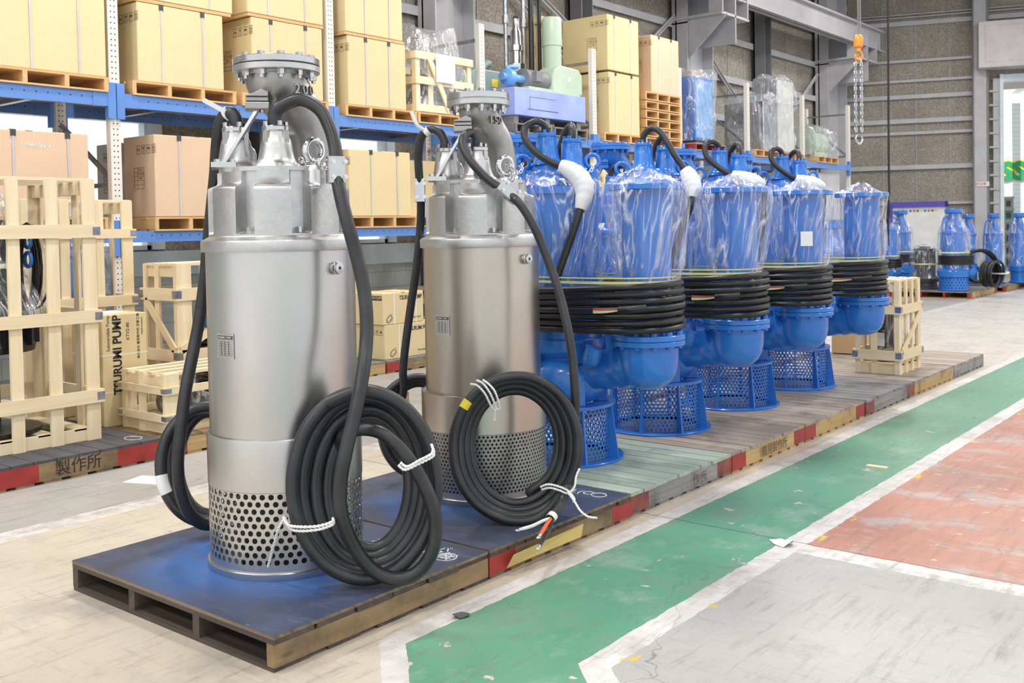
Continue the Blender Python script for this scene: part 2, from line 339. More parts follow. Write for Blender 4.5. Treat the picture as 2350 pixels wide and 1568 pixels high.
# ---------------------------------------------------------------- mesh collector
class MB:
    def __init__(s): s.v = []; s.f = []; s.u = []; s.sm = []; s.mi = []; s.cur = 0
    def add(s, vs, fs, us=None, smooth=False, M=None):
        b = len(s.v); s.v += [tuple(M @ Vector(p)) for p in vs] if M is not None else [tuple(p) for p in vs]
        for k, f in enumerate(fs):
            s.f.append(tuple(i+b for i in f)); s.sm.append(smooth); s.mi.append(s.cur)
            s.u.append(us[k] if us else [(0., 0.)]*len(f))
        return s
    def box(s, x0, x1, y0, y1, z0, z1, M=None):
        if x0 > x1: x0, x1 = x1, x0
        if y0 > y1: y0, y1 = y1, y0
        if z0 > z1: z0, z1 = z1, z0
        vs = [(x, y, z) for x in (x0, x1) for y in (y0, y1) for z in (z0, z1)]
        fs = [(0, 1, 3, 2), (4, 6, 7, 5), (0, 4, 5, 1), (2, 3, 7, 6), (0, 2, 6, 4), (1, 5, 7, 3)]
        d = (x1-x0, y1-y0, z1-z0); L = d.index(max(d)); oth = [i for i in range(3) if i != L]
        ou, ov = random.uniform(0, 40), random.uniform(0, 40)
        us = [[(vs[i][L]+ou, vs[i][oth[0]]+vs[i][oth[1]]+ov) for i in f] for f in fs]
        return s.add(vs, fs, us, False, M)
    def beam(s, p, q, w, t, up=(0, 0, 1)):
        # rectangular bar from p to q, width w across, thickness t along up
        p, q = Vector(p), Vector(q); d = (q-p); L = d.length; d.normalize(); u = Vector(up)
        a = d.cross(u)
        if a.length < 1e-4: a = d.cross(Vector((1, 0, 0)))
        a.normalize(); b = a.cross(d)
        M = Matrix((d, a, b)).transposed().to_4x4(); M.translation = p
        return s.box(0, L, -w/2, w/2, -t/2, t/2, M)
    def cyl(s, p, q, r, n=20, r2=None, cap=True, smooth=True):
        p, q = Vector(p), Vector(q); d = q-p; L = d.length
        M = d.to_track_quat('Z', 'Y').to_matrix().to_4x4(); M.translation = p
        return s.lathe([(r, 0), (r if r2 is None else r2, L)], n, M, cap, smooth)
    def lathe(s, prof, n=32, M=None, cap=True, smooth=True):
        vs = []; fs = []
        for r, z in prof:
            for i in range(n): a = 2*PI*i/n; vs.append((r*math.cos(a), r*math.sin(a), z))
        for j in range(len(prof)-1):
            for i in range(n):
                k = (i+1) % n; fs.append((j*n+i, j*n+k, (j+1)*n+k, (j+1)*n+i))
        s.add(vs, fs, None, smooth, M)
        if cap:
            if prof[0][0] > 1e-4: s.add([vs[i] for i in range(n)][::-1], [tuple(range(n))], None, False, M)
            if prof[-1][0] > 1e-4: s.add(vs[-n:], [tuple(range(n))], None, False, M)
        return s
    def prism(s, pts, z0, z1, M=None):
        n = len(pts); vs = [(x, y, z0) for x, y in pts]+[(x, y, z1) for x, y in pts]
        fs = [tuple(range(n))[::-1], tuple(range(n, 2*n))]+[(i, (i+1) % n, n+(i+1) % n, n+i) for i in range(n)]
        return s.add(vs, fs, None, False, M)
    def hexbolt(s, x, y, z, r, h, up=1, M=None):
        pts = [(x+r*math.cos(PI/3*i+.3), y+r*math.sin(PI/3*i+.3)) for i in range(6)]
        return s.prism(pts, z, z+h*up, M) if up > 0 else s.prism(pts, z-h, z, M)
    def tube(s, pts, r, n=12, closed=False, cap=True, sub=0, M=None):
        pts = [Vector(p) for p in pts]
        if sub: pts = smooth_path(pts, sub, closed)
        rr = r if isinstance(r, (list, tuple)) else None
        N_ = len(pts); vs = []; fs = []
        t = (pts[1]-pts[0]).normalized(); a = t.orthogonal().normalized()
        for i in range(N_):
            if closed: t = (pts[(i+1) % N_]-pts[i-1]).normalized()
            else: t = (pts[min(i+1, N_-1)]-pts[max(i-1, 0)]).normalized()
            a = (a-t*a.dot(t)).normalized(); b = t.cross(a)
            ri = rr[min(int(i*len(rr)/N_), len(rr)-1)] if rr and len(rr) != N_ else (rr[i] if rr else r)
            for k in range(n):
                an = 2*PI*k/n; vs.append(pts[i]+a*math.cos(an)*ri+b*math.sin(an)*ri)
        R_ = N_ if closed else N_-1
        for i in range(R_):
            j = (i+1) % N_
            for k in range(n):
                l = (k+1) % n; fs.append((i*n+k, i*n+l, j*n+l, j*n+k))
        s.add(vs, fs, None, True, M)
        if cap and not closed:
            s.add(vs[:n][::-1], [tuple(range(n))], None, False, M); s.add(vs[-n:], [tuple(range(n))], None, False, M)
        return s
    def torus(s, R, r, n=28, m=12, M=None, a0=0, a1=2*PI):
        full = abs(a1-a0-2*PI) < 1e-6
        pts = [(R*math.cos(a0+(a1-a0)*i/n), R*math.sin(a0+(a1-a0)*i/n), 0) for i in range(n if full else n+1)]
        return s.tube(pts, r, m, closed=full, M=M)
    def perf(s, r, z0, z1, ncol, nrow, hr, nb=12, slope=0., a_from=0., a_to=2*PI, thick=0.0):
        # perforated cylindrical sheet, staggered round holes
        pu = (a_to-a_from)*r/ncol; pv = (z1-z0)/nrow
        hx, hy = pu/2, pv/2
        per = []; nE = nb//4
        cs = [(-hx, -hy), (hx, -hy), (hx, hy), (-hx, hy)]
        for e in range(4):
            p, q = cs[e], cs[(e+1) % 4]
            for k in range(nE): f = k/nE; per.append((p[0]+(q[0]-p[0])*f, p[1]+(q[1]-p[1])*f))
        hole = [(hr*math.cos(math.atan2(y/hy, x/hx)), hr*math.sin(math.atan2(y/hy, x/hx))) for x, y in per]
        vs = []; fs = []
        for j in range(nrow):
            for i in range(ncol):
                u = (i+.5+(.5 if j % 2 else 0))*pu; v = z0+(j+.5)*pv
                for lx, ly in per+hole:
                    a = a_from+(u+lx)/r; z = v+ly; rr = r+slope*(z-z0)
                    vs.append((rr*math.cos(a), rr*math.sin(a), z))
                b = (j*ncol+i)*2*nb
                for k in range(nb): l = (k+1) % nb; fs.append((b+k, b+l, b+nb+l, b+nb+k))
        return s.add(vs, fs, None, False)
    def text(s, txt, size, M, thick=.0012, align='CENTER', sx=1., bold=0.):
        me = text_mesh(txt, size, thick, align, bold)
        vs = [(v.co.x*sx, v.co.y, v.co.z) for v in me.vertices]; fs = [tuple(p.vertices) for p in me.polygons]
        return s.add(vs, fs, None, False, M)
    def build(s, name, mats, parent=None, loc=None, rot=None, sharp=35, solid=0, subsurf=0, bevel=0):
        me = bpy.data.meshes.new(name); me.from_pydata(s.v, [], s.f)
        uvl = me.uv_layers.new(name='UVMap')
        flat = [c for fu in s.u for t in fu for c in t]
        uvl.data.foreach_set('uv', flat)
        me.polygons.foreach_set('use_smooth', s.sm); me.polygons.foreach_set('material_index', s.mi)
        for m in (mats if isinstance(mats, (list, tuple)) else [mats]): me.materials.append(MAT[m])
        if any(s.sm): me.set_sharp_from_angle(angle=math.radians(sharp))
        me.update()
        o = bpy.data.objects.new(name, me); COL.objects.link(o)
        if parent: o.parent = parent
        if loc: o.location = loc
        if rot is not None: o.rotation_euler = (0, 0, rot) if not isinstance(rot, (tuple, list)) else rot
        if bevel:
            md = o.modifiers.new('bevel', 'BEVEL'); md.width = bevel; md.segments = 2; md.limit_method = 'ANGLE'
        if solid:
            md = o.modifiers.new('thickness', 'SOLIDIFY'); md.thickness = solid
        return o
def smooth_path(P, sub, closed=False):
    out = []; n = len(P)
    for i in range(n if closed else n-1):
        p0 = P[(i-1) % n] if closed else P[max(i-1, 0)]; p1 = P[i]; p2 = P[(i+1) % n]; p3 = P[(i+2) % n] if closed else P[min(i+2, n-1)]
        for k in range(sub):
            t = k/sub; t2 = t*t; t3 = t2*t
            out.append(.5*((2*p1)+(-p0+p2)*t+(2*p0-5*p1+4*p2-p3)*t2+(-p0+3*p1-3*p2+p3)*t3))
    if not closed: out.append(P[-1])
    return out
_tc = {}
def text_mesh(txt, size, thick, align, bold=0.):
    k = (txt, size, thick, align, bold)
    if k not in _tc:
        cu = bpy.data.curves.new('lettering', 'FONT'); cu.body = txt; cu.size = size; cu.extrude = thick/2
        cu.align_x = align; cu.align_y = 'CENTER'; cu.resolution_u = 3; cu.offset = bold*size
        ob = bpy.data.objects.new('lettering', cu); me = bpy.data.meshes.new_from_object(ob); _tc[k] = me
        bpy.data.objects.remove(ob)
    return _tc[k]
def frame(o, right, upv):
    # matrix placing text: x to right, y up, z out
    r = Vector(right).normalized(); u = Vector(upv).normalized(); n = r.cross(u)
    M = Matrix((r, u, n)).transposed().to_4x4(); M.translation = Vector(o); return M
T_ = Matrix.Translation
def RZ(a): return Matrix.Rotation(a, 4, 'Z')
def RX(a): return Matrix.Rotation(a, 4, 'X')
def RY(a): return Matrix.Rotation(a, 4, 'Y')
def thing(name, label, cat, loc=(0, 0, 0), rz=0, group=None):
    o = bpy.data.objects.new(name, None); COL.objects.link(o); o.empty_display_size = .1
    o.location = loc; o.rotation_euler = (0, 0, rz); return tag(o, label, cat, group)
def tag(o, label, cat, group=None, kind=None):
    o['label'] = label; o['category'] = cat
    if group: o['group'] = group
    if kind: o['kind'] = kind
    return o
def struct(o): o['kind'] = 'structure'; return o
def copy_tree(src, loc, rz=None, label=None, group=None, skip=()):
    r = src.copy(); COL.objects.link(r); r.location = loc
    if rz is not None: r.rotation_euler = (0, 0, rz)
    if label: r['label'] = label
    if group: r['group'] = group
    for ch in list(src.children):
        if ch.name.split('.')[0] in skip: continue
        c = ch.copy(); COL.objects.link(c); c.parent = r
        for g in ch.children: d = g.copy(); COL.objects.link(d); d.parent = c
    return r
PTS = {
'cable_a1': [[-3.281,2.558,1.876],[-3.28,2.559,1.942],[-3.254,2.576,1.974],[-3.201,2.626,1.998],[-3.14,2.667,1.959],[-3.092,2.677,1.885],[-3.056,2.673,1.798],[-3.031,2.655,1.702],[-2.992,2.64,1.607],[-2.953,2.638,1.497],[-2.929,2.651,1.395],[-2.896,2.657,1.27],[-2.874,2.651,1.154],[-2.854,2.628,1.04],[-2.821,2.576,0.933],[-2.808,2.531,0.818],[-2.812,2.481,0.673],[-2.828,2.462,0.546],[-2.833,2.472,0.414],[-2.809,2.53,0.266],[-2.765,2.607,0.176],[-2.691,2.683,0.17],[-2.637,2.736,0.252],[-2.626,2.747,0.384],[-2.655,2.719,0.517],[-2.711,2.677,0.633],[-2.786,2.643,0.704],[-2.87,2.611,0.717],[-2.952,2.595,0.685],[-3.012,2.623,0.602],[-3.008,2.588,0.489],[-2.979,2.582,0.372],[-2.934,2.605,0.283],[-2.881,2.652,0.245],[-2.835,2.709,0.27],[-2.808,2.763,0.352],[-2.807,2.798,0.472],[-2.836,2.803,0.597],[-2.886,2.777,0.693],[-2.943,2.724,0.733],[-2.992,2.659,0.704],[-3.019,2.598,0.616],[-3.017,2.559,0.49],[-2.987,2.554,0.361],[-2.935,2.583,0.262],[-2.873,2.64,0.22],[-2.816,2.708,0.248],[-2.779,2.769,0.341],[-2.774,2.807,0.476],[-2.805,2.81,0.618],[-2.863,2.774,0.727],[-2.933,2.707,0.773],[-2.994,2.627,0.742],[-3.03,2.555,0.644],[-3.031,2.512,0.503],[-2.999,2.509,0.357],[-2.939,2.549,0.244],[-2.865,2.619,0.195],[-2.795,2.7,0.226],[-2.749,2.771,0.331],[-2.74,2.813,0.484],[-2.774,2.812,0.645],[-2.843,2.766,0.77],[-2.926,2.685,0.822],[-3.0,2.59,0.788],[-3.043,2.506,0.674],[-3.046,2.459,0.514],[-3.009,2.461,0.35],[-2.94,2.511,0.223],[-2.854,2.595,0.169],[-2.77,2.69,0.204],[-2.713,2.771,0.32],[-2.699,2.815,0.488],[-2.735,2.811,0.663],[-2.813,2.757,0.796],[-2.907,2.663,0.851],[-2.991,2.554,0.812],[-3.04,2.463,0.69],[-3.044,2.414,0.52],[-3.004,2.421,0.347],[-2.928,2.479,0.216],[-2.834,2.572,0.161],[-2.744,2.674,0.198],[-2.682,2.758,0.319],[-2.669,2.803,0.492],[-2.708,2.796,0.67],[-2.79,2.737,0.804],[-2.887,2.64,0.858],[-2.973,2.53,0.817]],
'cable_b1': [[-3.483,2.521,1.868],[-3.482,2.522,1.916],[-3.498,2.518,1.958],[-3.531,2.506,1.959],[-3.57,2.502,1.912],[-3.611,2.515,1.826],[-3.665,2.541,1.721],[-3.725,2.56,1.575],[-3.785,2.579,1.426],[-3.828,2.587,1.274],[-3.859,2.576,1.102],[-3.86,2.539,0.953],[-3.846,2.487,0.79],[-3.842,2.456,0.625],[-3.85,2.444,0.495],[-3.862,2.462,0.358],[-3.873,2.519,0.238],[-3.883,2.613,0.176],[-3.878,2.725,0.199],[-3.875,2.799,0.363],[-3.883,2.787,0.565],[-3.948,2.762,0.594],[-3.986,2.723,0.647],[-4.019,2.668,0.644],[-4.037,2.61,0.585],[-4.034,2.567,0.486],[-4.012,2.552,0.373],[-3.974,2.569,0.275],[-3.928,2.615,0.219],[-3.886,2.678,0.219],[-3.858,2.742,0.279],[-3.852,2.788,0.383],[-3.871,2.802,0.505],[-3.913,2.777,0.611],[-3.965,2.719,0.67],[-4.011,2.643,0.666],[-4.038,2.57,0.601],[-4.04,2.521,0.492],[-4.016,2.508,0.369],[-3.972,2.535,0.262],[-3.917,2.596,0.2],[-3.864,2.674,0.2],[-3.828,2.749,0.264],[-3.818,2.8,0.375],[-3.839,2.812,0.504],[-3.887,2.779,0.616],[-3.947,2.709,0.678],[-4.001,2.621,0.674],[-4.035,2.539,0.606],[-4.039,2.484,0.494],[-4.014,2.473,0.367],[-3.965,2.508,0.258],[-3.904,2.58,0.195],[-3.844,2.67,0.195],[-3.8,2.754,0.26],[-3.786,2.809,0.373],[-3.808,2.82,0.503],[-3.861,2.781,0.615]],
'cable_a2': [[-3.312,3.812,1.86],[-3.311,3.813,1.919],[-3.321,3.791,1.946],[-3.32,3.738,1.928],[-3.307,3.71,1.876],[-3.25,3.707,1.795],[-3.171,3.735,1.707],[-3.089,3.765,1.646],[-3.014,3.787,1.581],[-2.949,3.812,1.466],[-2.895,3.829,1.331],[-2.844,3.842,1.186],[-2.798,3.838,1.044],[-2.761,3.828,0.904],[-2.74,3.819,0.764],[-2.738,3.82,0.622],[-2.753,3.822,0.477],[-2.795,3.803,0.332],[-2.874,3.769,0.225],[-2.928,3.705,0.229],[-2.866,3.765,0.295],[-2.838,3.807,0.405],[-2.852,3.819,0.53],[-2.906,3.796,0.637],[-2.985,3.742,0.695],[-3.065,3.671,0.688],[-3.126,3.601,0.616],[-3.149,3.552,0.499],[-3.13,3.538,0.367],[-3.072,3.563,0.255],[-2.989,3.618,0.194],[-2.901,3.688,0.202],[-2.83,3.754,0.277],[-2.796,3.798,0.401],[-2.811,3.809,0.541],[-2.869,3.782,0.66],[-2.956,3.721,0.725],[-3.047,3.641,0.717],[-3.115,3.562,0.638],[-3.143,3.508,0.508],[-3.123,3.494,0.361],[-3.059,3.524,0.238],[-2.965,3.587,0.171],[-2.865,3.666,0.18],[-2.783,3.738,0.264],[-2.743,3.785,0.401],[-2.758,3.795,0.556],[-2.824,3.762,0.686],[-2.922,3.692,0.756],[-3.023,3.602,0.748],[-3.101,3.514,0.661],[-3.132,3.455,0.52],[-3.111,3.441,0.362],[-3.04,3.476,0.229],[-2.937,3.547,0.158],[-2.825,3.634,0.169],[-2.734,3.713,0.259],[-2.69,3.764,0.406],[-2.706,3.774,0.571],[-2.778,3.738,0.709],[-2.887,3.661,0.783],[-3.001,3.562,0.773],[-3.087,3.467,0.681],[-3.124,3.404,0.531],[-3.102,3.392,0.364],[-3.026,3.433,0.223],[-2.913,3.513,0.148],[-2.791,3.609,0.159],[-2.705,3.696,0.286],[-2.704,3.659,0.235],[-2.694,3.605,0.205],[-2.689,3.546,0.181]],
'cable_b2': [[-3.496,3.782,1.864],[-3.495,3.782,1.914],[-3.521,3.772,1.964],[-3.571,3.752,1.978],[-3.616,3.737,1.936],[-3.641,3.741,1.844],[-3.659,3.765,1.712],[-3.677,3.79,1.6],[-3.71,3.813,1.465],[-3.755,3.824,1.259],[-3.792,3.817,1.074],[-3.812,3.796,0.89],[-3.826,3.782,0.729],[-3.842,3.794,0.598],[-3.953,3.824,0.419],[-3.935,3.826,0.312],[-3.894,3.855,0.231],[-3.84,3.903,0.197],[-3.786,3.956,0.221],[-3.748,4.001,0.297],[-3.735,4.024,0.406],[-3.753,4.019,0.518],[-3.797,3.985,0.604],[-3.854,3.93,0.638],[-3.91,3.869,0.612],[-3.948,3.817,0.531],[-3.959,3.789,0.416],[-3.938,3.794,0.299],[-3.891,3.83,0.209],[-3.827,3.887,0.172],[-3.763,3.95,0.198],[-3.717,4.002,0.283],[-3.701,4.028,0.403],[-3.721,4.02,0.527],[-3.773,3.979,0.621],[-3.843,3.914,0.66],[-3.91,3.841,0.631],[-3.956,3.78,0.543],[-3.97,3.749,0.417],[-3.946,3.756,0.289],[-3.891,3.801,0.192],[-3.816,3.87,0.152],[-3.741,3.944,0.182],[-3.686,4.004,0.274],[-3.666,4.032,0.404],[-3.69,4.022,0.537],[-3.75,3.974,0.638],[-3.829,3.899,0.678],[-3.906,3.816,0.647],[-3.959,3.748,0.554],[-3.974,3.715,0.422]],
'lead_white': [[-2.684,3.549,0.185],[-2.692,3.505,0.184],[-2.707,3.443,0.173],[-2.728,3.401,0.167]],
'lead_red': [[-2.68,3.54,0.184],[-2.647,3.464,0.182],[-2.62,3.41,0.181],[-2.607,3.369,0.171]],
'lead_black': [[-2.674,3.545,0.18],[-2.623,3.457,0.169],[-2.593,3.38,0.156],[-2.568,3.311,0.145]],
'rope_p1_left': [[-3.023,2.352,0.415],[-2.98,2.341,0.396],[-2.93,2.357,0.393],[-2.875,2.392,0.397],[-2.827,2.418,0.415],[-2.855,2.446,0.416]],
'rope_p1_left2': [[-3.018,2.358,0.406],[-2.975,2.348,0.38],[-2.925,2.362,0.378],[-2.873,2.394,0.385],[-2.827,2.417,0.404],[-2.854,2.448,0.406]],
'rope_p1_tail': [[-3.018,2.358,0.414],[-3.049,2.351,0.373],[-3.099,2.367,0.303],[-3.157,2.391,0.228],[-3.183,2.398,0.187]],
'rope_p1_right': [[-2.676,2.613,0.604],[-2.653,2.622,0.589],[-2.625,2.664,0.606],[-2.618,2.726,0.619],[-2.625,2.748,0.631],[-2.645,2.756,0.66]],
'rope_p1_right2': [[-2.67,2.618,0.613],[-2.647,2.628,0.6],[-2.622,2.667,0.619],[-2.618,2.727,0.632],[-2.628,2.745,0.648]],
'rope_p2_top': [[-3.037,3.428,0.767],[-3.002,3.433,0.763],[-2.971,3.446,0.73],[-2.963,3.466,0.689],[-2.964,3.491,0.653],[-2.962,3.519,0.649]],
'rope_p2_top2': [[-3.016,3.447,0.784],[-2.982,3.449,0.772],[-2.956,3.459,0.738],[-2.948,3.479,0.696],[-2.952,3.502,0.653]],
'rope_p2_top3': [[-2.995,3.465,0.785],[-2.962,3.467,0.768],[-2.936,3.476,0.737],[-2.931,3.493,0.692],[-2.94,3.512,0.653],[-2.955,3.499,0.645],[-2.97,3.512,0.596]],
'rope_p2_low': [[-2.812,3.64,0.286],[-2.772,3.646,0.303],[-2.717,3.662,0.296],[-2.662,3.653,0.286],[-2.631,3.651,0.258],[-2.635,3.648,0.244]],
'rope_p2_low2': [[-2.808,3.644,0.274],[-2.766,3.651,0.287],[-2.712,3.654,0.282],[-2.666,3.65,0.278],[-2.641,3.668,0.306],[-2.646,3.689,0.346],[-2.645,3.715,0.378]],
'rope_p2_low3': [[-2.66,3.642,0.285],[-2.619,3.635,0.253],[-2.563,3.601,0.227],[-2.524,3.604,0.206],[-2.504,3.642,0.195]],
'tag_p1': [[-3.556,2.417,2.013],[-3.505,2.491,1.963],[-3.497,2.502,1.949]],
'clamp_p1': [-3.034,2.653,1.711],
'clamp_p2': [-3.079,3.773,1.644],
'clamp_p2b': [-3.665,3.773,1.674],
'mark_w': [-4.033, 2.453, 0.353],
'mark_y': [-3.072, 3.424, 0.705],
}
# ---------------------------------------------------------------- building shell
MAT['frame_blue'] = plain('pale_blue_window_frame', (.70, .80, .84), .4)
WX = -10.6                                     # inner face of the long left wall
CORN = (-10.6, 27.9); WANG = math.atan2(.337, .941)
FW = T_((CORN[0], CORN[1], 0)) @ RZ(WANG)      # far wall: local x along it, local y outwards

m = MB(); m.add([(-40, -9, 0), (10, -9, 0), (10, 45, 0), (-40, 45, 0)], [(0, 1, 2, 3)]); struct(m.build('floor', 'floor'))
m = MB(); m.prism([(-10.8, -9), (9, -9), (9, 35.1), (-10.8, 28.0)], 9.4, 9.6); struct(m.build('ceiling', 'steel_dark'))

wins = [(4.45, 6.45), (8.2, 10.2), (12.0, 14.0), (15.7, 17.7), (19.5, 21.5), (23.2, 25.0)]
m = MB(); zb, zt = 1.30, 2.80
m.box(WX-.15, WX, -9, 27.9, zt, 9.4)
ys = [-9]+[v for w_ in wins for v in w_]+[27.9]
for k in range(0, len(ys), 2): m.box(WX-.15, WX, ys[k], ys[k+1], zb, zt)
m.box(WX-.15, WX, -9, 27.9, 1.0, zb)
m.cur = 1; m.box(WX-.17, WX+.01, -9, 27.9, 0, 1.0)
struct(m.build('wall_left', ['wall', 'block']))
m = MB(); m.box(0, 3.98, 0, .15, 0, 9.4, FW); m.box(3.98, 12, 0, .15, 5.15, 9.4, FW); m.box(9, 12, 0, .15, 0, 5.15, FW)
struct(m.build('wall_far', 'wall'))

# board joints: thin metal cover strips, and girts
m = MB()
for k in range(46): y = -8+.78*k; m.box(WX, WX+.012, y, y+.022, 2.82 if any(a-.1 < y < b+.1 for a, b in wins) else 1.0, 9.3)
struct(m.build('trim_1', 'strip'))
m = MB()
for s_ in (.12, .98, 1.83, 2.68, 3.45): m.box(s_, s_+.03, -.012, 0, 0, 9.3, FW)
struct(m.build('trim_2', 'strip'))
for z in (2.95, 3.85, 4.72, 5.6, 6.5, 7.4):
    m = MB(); m.box(WX, WX+.09, -9, 27.9, z-.05, z+.05); m.box(WX+.085, WX+.10, -9, 27.9, z-.09, z+.05); struct(m.build('trim_3', 'steel_grey'))
for z, t in ((6.84, .12), (5.82, .07), (5.28, .07), (4.85, .11), (4.19, .12), (3.86, .08), (2.93, .12), (1.94, .07)):
    m = MB(); m.box(0, 3.3, -.09, 0, z-t/2, z+t/2, FW)
    if z > 5.3: m.box(3.6, 12, -.09, 0, z-t/2, z+t/2, FW)
    struct(m.build('trim_4', 'steel_grey'))
m = MB()
for z in (7.0, 7.08): m.cyl(FW @ Vector((0, -.1, z)), FW @ Vector((12, -.1, z)), .02, 8)
tag(m.build('wall_pipe', 'steel_grey'), 'pair of thin grey pipes running high along the far wall above the girts', 'pipe')
# sill ledge under windows
m = MB(); m.box(WX, WX+.06, -9, 27.8, 1.0, 1.28); struct(m.build('trim_5', 'frame_blue'))
for i, (a, b) in enumerate(wins):
    o = MB()
    for y in (a, (a+b)/2, b-.05): o.box(WX-.10, WX+.02, y, y+.05, zb, zt)
    for z in (zb, zt-.05): o.box(WX-.10, WX+.02, a, b, z, z+.05)
    o.box(WX-.02, WX+.05, b, b+.16, zb, zt); fr = struct(o.build('window_%d' % (i+1), 'frame_blue'))
    g = MB(); g.box(WX-.06, WX-.055, a+.05, b-.02, zb+.05, zt-.05); g.build('pane', 'glass', fr)

# H columns against the left wall
def hcol(y0, y1, name, top=9.3, xo=-10.15, br=None):
    m = MB()
    m.box(WX+.10, xo, y0, y0+.03, 0, top); m.box(WX+.10, xo, y1-.03, y1, 0, top); m.box(WX+.18, WX+.21, y0, y1, 0, top)
    m.box(WX+.10, xo, y0, y1, 5.55, 5.58)
    o = struct(m.build(name, 'steel_grey'))
    if br:
        b = MB(); b.box(WX+.1, br, y0-.05, y1+.05, 5.62, 5.67); b.box(WX+.1, br, (y0+y1)/2-.02, (y0+y1)/2+.02, 5.1, 6.3)
        b.prism([(0, 0), (1.1, 0), (0, -1.)], 0, .04, frame((WX+.2, y0+.1, 5.62), (1, 0, 0), (0, 0, 1)))
        b.box(br-.3, br, y0-.02, y0+.02, 5.65, 6.2); b.box(br-.3, br, y1-.02, y1+.02, 5.65, 6.2)
        b.build('crane_bracket', 'steel_grey', o)
    return o
hcol(10.84, 11.72, 'trim_6', br=-9.45); hcol(18.25, 19.35, 'trim_7', br=-9.35); hcol(25.6, 26.9, 'trim_8', br=-9.35); hcol(3.3, 4.2, 'trim_9', br=-9.45)
for y in (14.65, 22.0, 7.4):
    m = MB(); m.box(WX+.1, WX+.13, y, y+.35, 0, 9.3); m.box(WX+.1, WX+.38, y, y+.02, 0, 9.3); m.box(WX+.1, WX+.38, y+.33, y+.35, 0, 9.3); struct(m.build('trim_10', 'steel_dark'))
def brace(p, q):
    m = MB(); m.beam(p, q, .10, .012, (1, 0, 0)); m.beam(p, q, .012, .10, (1, 0, 0)); struct(m.build('trim_11', 'steel_grey'))
bx = WX+.16
for (y1, z1, y2, z2) in ((16.3, 4.4, 18.3, 5.75), (19.4, 5.3, 22.0, 3.6), (24.0, 4.2, 26.0, 5.6), (11.8, 6.3, 14.6, 5.0), (8.6, 4.4, 10.8, 6.0), (12.1, 5.9, 14.8, 4.2)):
    brace((bx, y1, z1), (bx, y2, z2))
# crane runway girder
m = MB(); gx = -9.5
m.box(gx-.13, gx+.13, -9, 27.6, 6.0, 6.03); m.box(gx-.13, gx+.13, -9, 27.6, 6.52, 6.55); m.box(gx-.012, gx+.012, -9, 27.6, 6.0, 6.55); m.box(gx-.03, gx+.03, -9, 27.6, 6.55, 6.62)
struct(m.build('trim_12', 'steel_grey'))

# door side: big column, roller box, guide rails, wall beyond
m = MB(); m.box(3.24, 3.56, -.32, -.29, 0, 9.4, FW); m.box(3.24, 3.56, -.0, -.03, 0, 9.4, FW); m.box(3.38, 3.42, -.3, 0, 0, 9.4, FW)
m.box(3.24, 3.27, -.32, 0, 0, 9.4, FW)
struct(m.build('trim_13', 'steel_grey'))
m = MB(); m.box(3.56, 3.62, -.3, 0, 0, 9.4, FW); struct(m.build('trim_14', 'steel_dark'))
m = MB(); m.box(3.74, 3.90, -.16, -.02, 0, 5.2, FW)
for k in range(13): m.box(3.64, 3.86, -.2, -.16, .4+.37*k, .45+.37*k, FW)
struct(m.build('trim_15', 'steel_grey'))
d1 = MB(); d1.box(3.90, 3.99, -.2, .16, 0, 5.3, FW); d1.box(3.90, 9.2, -.1, .16, 5.12, 5.3, FW); d1.box(9.0, 9.1, -.2, .16, 0, 5.3, FW)
door = struct(d1.build('door_1', 'frame_blue'))
MAT['box_white'] = plain('warm_white_sheet', (.66, .63, .63), .5)
b = MB(); b.box(3.34, 9.6, -.75, 0, 5.42, 6.62, FW); bo = b.build('roller_box', 'box_white', door, bevel=.015)
b = MB(); M0 = FW @ T_((0, -.755, 0))
for (x0, x1, z0, z1) in ((3.5, 9.4, 6.49, 6.5), (3.5, 9.4, 5.56, 5.57), (3.5, 3.51, 5.56, 6.5)): b.box(x0, x1, 0, .004, z0, z1, M0)
b.build('panel_seam', 'steel_grey', bo)
sg = MB(); sg.box(3.3, 3.62, -.345, -.335, 2.35, 2.47, FW); sgn = sg.build('warning_sign', 'white'); tag(sgn, 'small white and red sign fixed on the far grey column beside the doorway', 'sign')
sg = MB(); sg.text('安全第一', .085, FW @ T_((3.46, -.347, 2.41)) @ RX(PI/2), .002); sg.build('sign_lettering', 'logo_red', sgn)

# outside the doorway
def outm():
    s = N('white_ribbed_cladding'); p = s.pos(); x = s.n('ShaderNodeSeparateXYZ', i0=p)
    st = s.math('FRACT', s.math('MULTIPLY', x.outputs[2], 7.))
    s.set(col=s.mix(s.ramp(st, .8, .95), (.80, .86, .88, 1), (.6, .68, .7, 1)), rough=.6); return s.m
MAT['clad'] = outm()
o = MB(); o.box(-2, 16, 6.5, 6.8, 0, 5.2, FW); tag(o.build('neighbour_building', 'clad'), 'white ribbed building seen through the open doorway with green letters on it', 'building')
nb = bpy.data.objects['neighbour_building']
t = MB(); t.text('SS', .80, FW @ T_((4.66, 6.47, 2.99)) @ RX(PI/2), .03, 'LEFT', 1., .045); t.build('sign_letters', 'green_ink', nb)
t = MB(); t.text('SS', .80, FW @ T_((4.66, 6.485, 2.99)) @ RX(PI/2), .02, 'LEFT', 1., .10); t.build('letter_outline', 'yellow_ink', nb)
MAT['tealb'] = plain('teal_render', (.16, .38, .36), .7); MAT['brownb'] = plain('grey_brown_render', (.40, .40, .38), .8)
c = MB()
for k in range(6):
    c.cur = k % 2; c.box(3.9, 4.80, 4.6, 6.0, k*.36, k*.36+.29, FW); c.cur = 1; c.box(3.88, 4.82, 4.55, 6.05, k*.36+.29, k*.36+.36, FW)
tag(c.build('crate_stack_outside', ['tealb', 'brownb']), 'stack of teal and grey boxes standing outside the doorway against the white building', 'stack')
win_ = MB()
